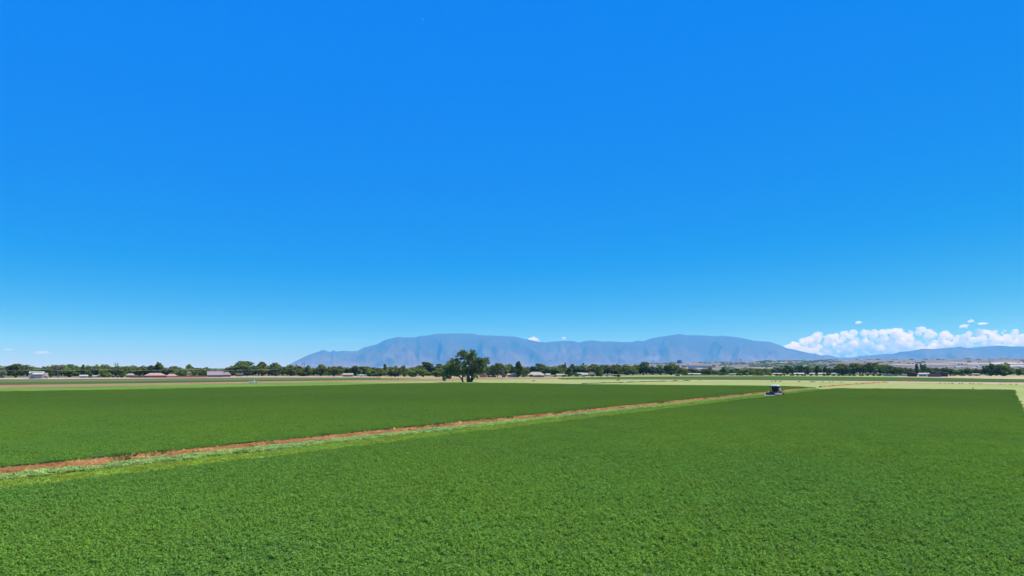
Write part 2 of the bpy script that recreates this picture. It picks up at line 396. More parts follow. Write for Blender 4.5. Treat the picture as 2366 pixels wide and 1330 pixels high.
M_crop = leaf('alfalfa_leaf', (0.170, 0.326, 0.050), 0.17, 0.007, world=(1.6, 0.035), trans=0.33, each=0.07, far_shade=(0.60, 0.60, 0.66))
crop_near = [crop_patch('crop_patch', 9500, 0.078, 1.9, 0.31, 0.54, 270, M_crop, 0.6) for _ in range(3)]
crop_far = [crop_patch('crop_patch', 2000, 0.16, 1.9, 0.20, 0.57, 110, M_crop, 0.15) for _ in range(3)]
def fill(inside, sp0, dmax):
    out = []
    for lo, hi, sp, rs in ((28, 75, 1.5, 0), (75, 165, 1.7, 0), (165, 260, 2.1, 1), (260, dmax, 3.0, 1)):
        if hi > dmax: hi = dmax
        if lo >= hi: continue
        X = np.arange(-hi, hi, sp)
        for x in X:
            for y in np.arange(5, hi, sp):
                px = x + rng.uniform(-.5, .5) * sp; py = y + rng.uniform(-.5, .5) * sp
                d = math.hypot(px, py)
                if not (lo <= d < hi) or abs(px) > py * 0.80 + 12: continue
                e = inside(px, py)
                if e < 0.15: continue
                s = min(1.0, max(0.22, e / 1.9)) * (sp / 1.7 if sp > 1.7 and e > 3 else 1.0)
                far = d > 80 + 95 * rng.uniform()
                out.append((px, py, (-0.06 if s >= 1 else 0.30 * (1 - s) * 0.6), s, rng.uniform(0, 6.283), rng.integers(0, 3) + (3 if far else 0)))
                if e < 2.2:                                    # fill the margin with small clumps
                    for _ in range(5):
                        qx, qy = px + rng.uniform(-1, 1), py + rng.uniform(-1, 1)
                        if inside(qx, qy) > 0.12: out.append((qx, qy, 0.08, rng.uniform(0.28, 0.5), rng.uniform(0, 6.28), rng.integers(0, 3) + (3 if far else 0)))
    return out
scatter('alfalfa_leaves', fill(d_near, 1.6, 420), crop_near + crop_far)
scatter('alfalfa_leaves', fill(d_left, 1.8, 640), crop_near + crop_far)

# stubble blades and cut hay
M_blade = leaf('stubble_blade', (0.30, 0.42, 0.058), 0.3, 0.012, world=(1.5, 0.08), trans=0.2)
M_hay = leaf('cut_alfalfa', (0.30, 0.43, 0.125), 0.32, 0.012, world=(1.5, 0.08), trans=0.15)
M_weed = leaf('weed_leaf', (0.075, 0.15, 0.035), 0.3, 0.03, trans=0.2)
def flat_patch(name, n, size, r, h, mat, aspect, upn):
    a = rng.uniform(0, 6.283, n); q = r * np.sqrt(rng.uniform(0, 1, n))
    P = np.stack([q * np.cos(a), q * np.sin(a), rng.uniform(0.02, h, n)], 1)
    N = rng.normal(0, 1, (n, 3)); N[:, 2] = N[:, 2] * 0.4 + upn
    return leaves_mesh(P, N, rng.uniform(0.6, 1.5, n) * size, aspect, mat, name)
blades = [flat_patch('stubble_patch', 260, 0.13, 0.8, 0.14, M_blade, 0.3, 0.35) for _ in range(3)]
hay = [flat_patch('hay_patch', 420, 0.20, 0.75, 0.26, M_hay, 0.28, 1.6) for _ in range(3)]
pts = []
for s in np.arange(8, 352, 0.9):
    for w_ in np.arange(W_E + 0.5, W_DIRT - 0.2, 0.8):
        p = sw(s + rng.uniform(-.4, .4), w_ + rng.uniform(-.4, .4))
        if rng.uniform() < (0.9 if w_ < W_HAY else 0.5): pts.append((p.x, p.y, 0.03, rng.uniform(.7, 1.2), rng.uniform(0, 6.28), rng.integers(0, 3)))
scatter('stubble', pts, blades)
pts = []
for s in np.arange(8, 352, 0.42):
    for w_ in np.arange(W_HAY, W_DIRT - 0.7, 0.42):
        c = math.exp(-((w_ - (W_HAY + W_DIRT - 0.7) / 2 - 0.5 * noise.noise(Vector((s * .11, 2, 0)))) / 1.7) ** 4)
        if rng.uniform() > c * (0.62 + 0.6 * noise.noise(Vector((s * .35, w_ * .35, 8)))): continue
        p = sw(s + rng.uniform(-.3, .3), w_ + rng.uniform(-.3, .3))
        pts.append((p.x, p.y, 0.04 + 0.10 * c * rng.uniform(0, 1), rng.uniform(.55, 1.15), rng.uniform(0, 6.28), rng.integers(0, 3)))
    if rng.uniform() < .4:                                        # thin line of trash left at the crop edge
        p = sw(s, W_E + rng.uniform(0.2, 0.8)); pts.append((p.x, p.y, 0.03, rng.uniform(.4, .8), rng.uniform(0, 6.28), rng.integers(0, 3)))
scatter('cut_hay_windrow', pts, hay)
weed_p = [crop_patch('weed_patch', 260, 0.12, 0.7, 0.25, 0.55, 8, M_weed, 0.3) for _ in range(3)]
pts = []
for s in np.arange(8, 350, 0.5):
    if noise.noise(Vector((s * .09, 11, 0))) + rng.uniform(-.35, .35) > 0.22:
        w_ = rng.uniform(W_DIRT - .2, W_F - .3); p = sw(s, w_)
        pts.append((p.x, p.y, 0.1, rng.uniform(.5, 1.25), rng.uniform(0, 6.28), rng.integers(0, 3)))
scatter('weeds', pts, weed_p)
# ------------------------------------------------------------------ mountains, mesa, haze, clouds
MAIN = [(600, 850), (655, 849), (668, 842), (690, 830), (711, 820), (735, 812), (745, 808), (755, 811), (763, 813), (769, 808), (776, 812), (790, 810), (815, 811), (825, 810), (840, 802), (870, 795), (880, 789), (893, 783), (910, 780), (920, 777), (930, 779), (945, 779), (960, 779), (966, 776), (985, 775), (1005, 771), (1035, 770), (1075, 770), (1098, 771), (1100, 773), (1140, 775), (1190, 777), (1200, 780), (1218, 784), (1240, 788), (1260, 791), (1275, 789), (1305, 787), (1325, 787), (1338, 791), (1355, 787), (1372, 786), (1395, 789), (1410, 788), (1440, 790), (1462, 790), (1474, 786), (1488, 788), (1505, 782), (1525, 778), (1540, 776), (1560, 773), (1572, 771), (1590, 774), (1620, 774), (1650, 776), (1660, 776), (1672, 775), (1700, 778), (1730, 783), (1745, 787), (1780, 789), (1800, 795), (1820, 804), (1840, 808), (1860, 813), (1878, 817), (1885, 816), (1898, 821), (1915, 820), (1925, 822), (1935, 825), (1960, 830), (2010, 850)]
SOUTH = [(1780, 850), (1850, 836), (1900, 829), (1945, 826), (1960, 825.5), (1975, 825), (1990, 822), (2010, 820.5), (2030, 819), (2050, 817), (2063, 818), (2080, 813), (2110, 810), (2135, 805), (2160, 806), (2180, 804), (2200, 803), (2212, 802), (2222, 800.5), (2240, 804), (2270, 801), (2310, 798), (2340, 800), (2366, 800), (2450, 803), (2560, 812), (2700, 830), (2800, 850)]
def mountain(name, prof, Yc, Yf, Yb, mat, seed):
    """ridge whose crest stands Yc metres off, with spurs and gullies down to the foot at Yf and a back slope to Yb"""
    xs = np.arange(prof[0][0], prof[-1][0] + .1, 3.0)
    ts = np.concatenate([np.linspace(0, 1, 26), np.linspace(1.12, 2, 6)])
    V = []
    for x in xs:
        py = clampi(prof, x); hc = max(0.0, (850 - py) / F * Yc * 1.0)
        hc = max(0.0, at(x, py, Yc).z) if py < 850 else 0.0
        for t in ts:
            wob = 0.0
            if t <= 1:
                Y = Yf + (Yc - Yf) * t
                g = noise.ridged_multi_fractal(Vector((x * .011 + seed, t * 1.1, seed)), 0.9, 2.1, 4, 1.0, 2.0)
                base = t ** 1.55
                h = hc * (base + (g - 0.9) * 0.32 * math.sin(math.pi * min(1, t * 1.02)))
                h = min(h, hc * (0.16 + 0.84 * t))
            else:
                Y = Yc + (Yb - Yc) * (t - 1); h = hc * (2 - t) ** 1.2 if t < 2 else 0
            p = at(x, 850, Y)
            V.append((p.x, Y, max(h, 0) - (40 if t in (0, 2) else 0) * 0.02))
    o = link(name, np_mesh(name, V, grid_faces(len(xs), len(ts)), mat)); o.data.shade_smooth()
    return tag(o, kind='structure')
def rock_mat():
    m, n, o = new_mat('mountain_forest_rock')
    b = n.nodes.new('ShaderNodeBsdfDiffuse')
    g = n.nodes.new('ShaderNodeNewGeometry'); sp = n.nodes.new('ShaderNodeSeparateXYZ'); n.links.new(g.outputs['Position'], sp.inputs[0])
    t = noise_node(n, 0.00064, 7, (1, .5, 2), rough=0.65)
    a = n.nodes.new('ShaderNodeMath'); a.operation = 'MULTIPLY_ADD'; a.inputs[1].default_value = -1 / 1970; a.inputs[2].default_value = 0.62
    n.links.new(sp.outputs['Z'], a.inputs[0])                     # bare pink granite low down, forest on the crest
    k = n.nodes.new('ShaderNodeMath'); k.operation = 'MULTIPLY_ADD'; k.inputs[1].default_value = 1.5; n.links.new(t.outputs['Fac'], k.inputs[0]); n.links.new(a.outputs[0], k.inputs[2])
    s = n.nodes.new('ShaderNodeMath'); s.operation = 'SUBTRACT'; s.inputs[1].default_value = 0.55; n.links.new(k.outputs[0], s.inputs[0])
    r = ramp(n, s.outputs[0], [(0.25, (0.045, 0.035, 0.025)), (0.5, (0.07, 0.055, 0.045)), (0.74, (0.11, 0.08, 0.07)), (0.97, (0.18, 0.135, 0.125))])
    n.links.new(r.outputs[0], b.inputs['Color']); n.links.new(b.outputs[0], o.inputs['Surface'])
    return m
M_rock = rock_mat()
mountain('mountain_range', MAIN, 36000, 26500, 40000, M_rock, 3.0)
mountain('mountain_range', SOUTH, 31000, 26500, 34000, M_rock, 9.0)

MESA = [(1050, 850), (1150, 848.5), (1300, 846.5), (1450, 842), (1560, 838.5), (1700, 836.5), (1800, 835.2), (1900, 833.2), (2000, 831.6), (2150, 830.6), (2366, 828.4), (2700, 826), (3000, 826)]
MY0, MY1, MY2 = 2600.0, 6800.0, 9000.0
def mesa_h(x, Y):
    hc = max(0.0, at(x, clampi(MESA, x), MY1).z)
    t = edge((Y - MY0) / (MY1 - MY0)); q = edge((9800 - Y) / 800)
    nz = noise.noise(Vector((x * .02, Y * .0012, 4))) * .16 * math.sin(math.pi * t)
    return hc * (t * t * (3 - 2 * t) + nz) * q
xs = np.arange(1050, 3001, 10); ys = np.concatenate([np.linspace(MY0, MY1, 30), np.array([7400, 8200, 9000, 9400, 9800])])
V = []
for x in xs:
    for Y in ys:
        p = at(x, 850, Y); V.append((p.x, Y, mesa_h(x, Y) - (0.5 if Y in (MY0, 9800) else 0)))
M_mesa = soil('mesa_scrub', [(0.34, (0.07, 0.085, 0.055)), (0.46, (0.14, 0.125, 0.09)), (0.56, (0.21, 0.175, 0.14)), (0.68, (0.32, 0.28, 0.25))], (0.0016, 0.010), (0.5, 1, 1))
mo = link('mesa', np_mesh('mesa', V, grid_faces(len(xs), len(ys)), M_mesa)); mo.data.shade_smooth(); tag(mo, kind='structure')

def haze_box():
    m = bpy.data.materials.new('air_haze'); m.use_nodes = True
    n = m.node_tree; n.nodes.clear(); o = n.nodes.new('ShaderNodeOutputMaterial')
    v = n.nodes.new('ShaderNodeVolumePrincipled')
    v.inputs['Color'].default_value = (*HAZE_COL, 1); v.inputs['Density'].default_value = HAZE_D
    v.inputs['Absorption Color'].default_value = (1, 1, 1, 1); v.inputs['Anisotropy'].default_value = 0.0
    n.links.new(v.outputs[0], o.inputs['Volume'])
    mb = MB(); mb.box(-42000, -2200, -3, 42000, 46200, 1870)
    o = mb.build('haze', m); tag(o, kind='stuff')
HAZE_COL, HAZE_D = (0.085, 0.465, 1.0), 3.65e-5
haze_box()

# cumulus, 66 km off behind the mountains
def vapour(dens):
    m = bpy.data.materials.new('cloud_vapour'); m.use_nodes = True
    n = m.node_tree; n.nodes.clear(); o = n.nodes.new('ShaderNodeOutputMaterial')
    v = n.nodes.new('ShaderNodeVolumePrincipled'); v.inputs['Color'].default_value = (1, 1, 1, 1)
    v.inputs['Absorption Color'].default_value = (1, 1, 1, 1); v.inputs['Density'].default_value = dens; v.inputs['Anisotropy'].default_value = 0.2
    n.links.new(v.outputs[0], o.inputs['Volume'])
    return m
M_cloud, M_puff, M_wisp = vapour(0.0030), vapour(0.0045), vapour(0.0016)
def blob_mesh(lobes, name, mat, wob=0.22, seed=0):
    """many overlapping rounded lumps, each (x, y, z, rx, rz), in one mesh"""
    import bmesh
    bm = bmesh.new(); bmesh.ops.create_icosphere(bm, subdivisions=2, radius=1.0)
    bv = np.array([v.co[:] for v in bm.verts]); bf = np.array([[v.index for v in f.verts] for f in bm.faces]); bm.free()
    Vs, Fs = [], []
    for k, (x, y, z, rx, rz) in enumerate(lobes):
        nz = np.array([noise.noise(Vector(v) * 1.9 + Vector((k * 3.1 + seed, 0, 0))) + .5 * noise.noise(Vector(v) * 4.2 + Vector((k * 2.3, seed, 0))) for v in bv])
        P = bv * (1 + wob * nz)[:, None] * np.array([rx, rx * .8, rz]) + np.array([x, y, z])
        Fs.append(bf + len(Vs) * len(bv)); Vs.append(P)
    me = np_mesh(name, np.concatenate(Vs), np.concatenate(Fs), mat); me.shade_smooth()
    return me
CY0 = 66000.0
def cloud(label, top, bottom, n, rpx, group=None, seed=1, x0=None, x1=None, Y=CY0):
    r = random.Random(seed); lobes = []
    x0 = x0 or top[0][0]; x1 = x1 or top[-1][0]; k = Y / F
    for i in range(n):
        x = r.uniform(x0, x1); ty = clampi(top, x); by = bottom if not isinstance(bottom, list) else clampi(bottom, x)
        f = r.random() ** 1.7
        rr = rpx * r.uniform(.4, 1.15) * (0.7 + .5 * f)
        rr = min(rr, max(1.2, (by - ty) * .55))
        y = ty + rr * .85 + f * max(0, by - ty - rr)
        p = at(x, y, Y + r.uniform(-1, 1) * 22 * k + f * -8 * k)
        lobes.append((p.x, p.y, p.z, rr * k * r.uniform(1.0, 1.5), rr * k))
    if x1 - x0 < 60:                                              # a little cloud: one body joins its puffs
        ym = (bottom + min(q[1] for q in top)) / 2; p = at((x0 + x1) / 2, ym + .6, Y); lobes.append((p.x, p.y, p.z, (x1 - x0) * .42 * k, (bottom - ym) * .75 * k))
    cx = sum(l[0] for l in lobes) / len(lobes); cz = min(l[2] for l in lobes); c = Vector((cx, Y, cz))
    o = link('cloud', blob_mesh([(l[0] - cx, l[1] - Y, l[2] - cz, l[3], l[4]) for l in lobes], 'cloud', M_cloud if x1 - x0 > 60 else M_wisp if x0 < 200 else M_puff, 0.35, seed)); o.location = c
    rm = o.modifiers.new('merge', 'REMESH'); rm.mode = 'VOXEL'; rm.voxel_size = 1.1 * k                # one body of vapour
    return tag(o, label, 'cloud', group)
BANK = [(1812, 799), (1830, 790), (1850, 783), (1865, 779), (1880, 768), (1893, 763.5), (1905, 766), (1915, 771), (1930, 769), (1955, 763), (1985, 760), (2010, 758.5), (2035, 760), (2062, 758), (2085, 757), (2105, 752), (2122, 748), (2135, 755), (2150, 763), (2165, 768), (2185, 763), (2200, 770), (2215, 773), (2235, 765), (2262, 757), (2280, 762), (2300, 762), (2320, 757.5), (2340, 758), (2366, 760), (2420, 757), (2500, 768), (2600, 785)]
cloud('long bank of white cumulus rising behind the right-hand mountain range', BANK, 832, 620, 10, seed=4)
cloud('small pointed white cloud peeking over the saddle in the middle of the mountains', [(1216, 788), (1226, 779), (1233, 775), (1240, 780), (1247, 786)], 794, 26, 4, seed=5)
cloud('tiny puff of cloud just above the ridge right of the saddle', [(1296, 780), (1302, 776), (1309, 780)], 784, 8, 2.4, seed=6)
cloud('little lone puff of cloud high above the left end of the cumulus bank', [(1976, 746), (1986, 739), (1992, 743)], 749, 10, 2.6, seed=7)
cloud('small streak of cloud, lowest and left of the three above the cumulus bank', [(2216, 754), (2230, 747), (2240, 748)], 757, 12, 3, seed=8)
cloud('small puff of cloud, uppermost of the three above the cumulus bank', [(2238, 740), (2246, 735), (2252, 740)], 745, 10, 3, seed=9)
cloud('thin wisp of cloud, right one of the three above the cumulus bank', [(2257, 748), (2270, 745), (2284, 743)], 750, 10, 2.2, seed=10)
cloud('low flat pale cloud above the left treeline', [(76, 815), (92, 810), (106, 809), (120, 814)], 818, 14, 3, seed=11)
cloud('faint scrap of cloud at the far left over the treeline', [(5, 809), (18, 803), (34, 806)], 810, 8, 2.4, seed=12)
#--PART3--
# ------------------------------------------------------------------ trees
LEAF = {
    'dark': leaf('leaf_dark', (0.110, 0.145, 0.028), 0.35, 0.015, trans=0.2),
    'mid': leaf('leaf_mid', (0.168, 0.212, 0.036), 0.35, 0.02, trans=0.25),
    'light': leaf('leaf_light', (0.165, 0.210, 0.042), 0.3, 0.02, trans=0.28),
    'bright': leaf('leaf_bright', (0.15, 0.235, 0.036), 0.25, 0.01, trans=0.28),
    'silver': leaf('leaf_silver', (0.21, 0.23, 0.17), 0.3, 0.02, trans=0.15),
    'dead': leaf('twig_dry', (0.20, 0.18, 0.12), 0.3, 0.02, trans=0.1),
}
M_bark = plain('bark', (0.10, 0.085, 0.065), 0.95, 0.35, 3.0, spec=0.1)
M_barkp = plain('pale_bark', (0.26, 0.23, 0.19), 0.95, 0.3, 3.0, spec=0.1)

def crown_mesh(lobes, per, size, mat, name='crown', seed=0):
    """leaf sprays over the skins of uneven lobes (x, y, z, rx, ry, rz)"""
    rg = np.random.default_rng(seed); Ps, Ns = [], []
    rr = random.Random(seed + 1); sub = []                           # each lobe breaks into a core and smaller tufts on its skin
    for l in lobes:
        sub.append((*l[:3], l[3] * .80, l[4] * .80, l[5] * .80))
        for _ in range(5):
            d = Vector((rr.gauss(0, 1), rr.gauss(0, 1), rr.gauss(.25, 1))).normalized(); q = rr.uniform(.28, .5)
            sub.append((l[0] + d.x * l[3] * .8, l[1] + d.y * l[4] * .8, l[2] + d.z * l[5] * .8, l[3] * q, l[4] * q, l[5] * q))
    lobes = sub
    vol = sum(l[3] * l[5] for l in lobes)
    for l in lobes:
        n = max(8, int(per * l[3] * l[5] / vol))
        D = rg.normal(size=(n, 3)); D /= np.linalg.norm(D, axis=1, keepdims=True)
        keep = rg.uniform(size=n) < 0.55 + 0.45 * (D[:, 2] > -0.45)
        D = D[keep]; n = len(D)
        r = rg.uniform(0.35, 1.0, n) ** 0.45
        f = np.array([noise.noise(Vector(d) * 2.3 + Vector((l[0] * 9 + seed, l[2] * 7, 0))) for d in D])
        r = r * (1 + 0.35 * f)
        Ps.append(np.array(l[:3]) + D * r[:, None] * np.array(l[3:])); Ns.append(D + rg.normal(0, 0.6, (n, 3)) + np.array([0, 0, 0.35]))
    P, N = np.concatenate(Ps), np.concatenate(Ns)
    N /= np.linalg.norm(N, axis=1, keepdims=True)
    R = rg.normal(size=P.shape); U = np.cross(N, R); U /= np.linalg.norm(U, axis=1, keepdims=True) + 1e-9; W = np.cross(N, U)
    s = (rg.uniform(0.55, 1.35, len(P)) * size * 0.5)[:, None]
    V = np.stack([P - U * s, P - W * s * 0.75, P + U * s, P + W * s * 0.75], 1).reshape(-1, 3)
    return np_mesh(name, V, np.arange(len(V)).reshape(-1, 4), mat)
def tree_proto(kind, seed):
    """crown and trunk of a tree one unit high and about one unit wide"""
    r = random.Random(seed); lobes = []
    if kind == 'round':
        for i in range(13):
            a = r.uniform(0, 6.28); q = r.uniform(0.05, 0.34); z = r.uniform(0.24, 0.84)
            k = r.uniform(0.13, 0.21); lobes.append((q * math.cos(a), q * math.sin(a), min(z, 1 - k), k * 1.15, k * 1.15, k))
        lobes.append((0, 0, 0.83, .2, .2, .17)); lobes.append((0, 0, 0.5, .3, .3, .26)); tr = [(0.0, .06), (0.35, .045)]
    elif kind == 'dome':
        for i in range(20):
            a = r.uniform(0, 6.28); q = r.uniform(0.1, 0.40); z = 0.14 + r.uniform(0, 0.72) * (1 - q * 1.1)
            k = r.uniform(0.13, 0.19); lobes.append((q * math.cos(a), q * math.sin(a), min(z + .06, 1 - k), k * 1.1, k * 1.1, k))
        lobes.append((0, 0, 0.5, .36, .36, .44)); tr = [(0.0, .06), (0.3, .05)]
    elif kind == 'tall':
        for i in range(14):
            t = i / 13; z = 0.22 + 0.68 * t; q = 0.30 * math.sin(math.pi * min(1, .25 + t * .8)) * r.uniform(.3, 1); a = r.uniform(0, 6.28)
            k = r.uniform(0.11, 0.18); lobes.append((q * math.cos(a), q * math.sin(a), min(z, 1 - k), k * 1.3, k * 1.3, k))
        tr = [(0.0, .045), (0.6, .025)]
    elif kind == 'shrub':
        for i in range(14):
            a = r.uniform(0, 6.28); q = r.uniform(0.05, 0.38); z = r.uniform(0.12, 0.8) * (1 - .5 * q)
            k = r.uniform(0.13, 0.22); lobes.append((q * math.cos(a), q * math.sin(a), min(z, 1 - k), k * 1.2, k * 1.2, k))
        tr = [(0.0, .05), (0.3, .03)]
    elif kind == 'sparse':
        for i in range(15):
            a = r.uniform(0, 6.28); q = r.uniform(0.1, 0.42); z = r.uniform(0.40, 0.9)
            k = r.uniform(0.09, 0.15); lobes.append((q * math.cos(a), q * math.sin(a), min(z, 1 - k), k * 1.3, k * 1.3, k))
        tr = [(0.0, .05), (0.5, .035)]
    elif kind == 'spiky':
        for i in range(12):
            t = i / 11; z = 0.10 + 0.82 * t; k = 0.19 * (1 - t) + 0.05; a = r.uniform(0, 6.28)
            q = 0.18 * (1 - t) * r.uniform(0.3, 1); lobes.append((q * math.cos(a), q * math.sin(a), min(z, 1 - k), k * 1.4, k * 1.4, k))
        tr = [(0.0, .05), (0.7, .02)]
    per = {'dome': 2600, 'round': 2500, 'sparse': 1300}.get(kind, 2100)
    cm = crown_mesh(lobes, per, {'sparse': .09}.get(kind, .10), LEAF['mid'], 'crown', seed)
    mb = MB(); top = tr[1][0]
    mb.tube([(0, 0, -0.03), (0.01, 0, top * .5), (0.0, .01, top)], [tr[0][1], tr[0][1] * .75, tr[1][1]], 7)
    for l in lobes[:7]:
        z0 = top * r.uniform(.55, 1); mb.tube([(0, 0, z0), (l[0] * .5, l[1] * .5, (z0 + l[2]) / 2 + .03), (l[0], l[1], l[2])], [tr[1][1] * .7, tr[1][1] * .45, .008], 5, cap=False)
    return cm, mb.mesh('trunk', M_bark)
PROTO = {k: [tree_proto(k, 17 * i + 3 * len(k)) for i in range(3)] for k in ('round', 'dome', 'tall', 'shrub', 'sparse', 'spiky')}
tr_rng = random.Random(44)
def tree(x, wpx, top, base, kind, colour, label, group=None, depth=0.0, name=None, cat='tree'):
    """a tree whose foot stands on the plain where the photograph shows it (or depth metres behind that line)"""
    g = ground(x, base); Y = g.y + depth; p = at(x, 850, Y)
    H = at(x, top, Y).z; W = wpx / F * Y
    nm = name or {'spiky': 'conifer_tree', 'shrub': 'bush'}.get(kind, 'broadleaf_tree')
    if kind == 'shrub' and name is None: cat = 'bush'
    e = empty(nm, (p.x, Y, 0), tr_rng.uniform(0, 6.28)); tag(e, label, cat, group)
    cm, tm = tr_rng.choice(PROTO[kind])
    c = link('crown', cm, e); t = link('trunk', tm, e)
    for o in (c, t): o.scale = (W * .98, W * .98, H)
    c.material_slots[0].link = 'OBJECT'; c.material_slots[0].material = LEAF[colour]
    if colour in ('dead', 'silver') or kind == 'sparse':
        t.material_slots[0].link = 'OBJECT'; t.material_slots[0].material = M_barkp
    return e

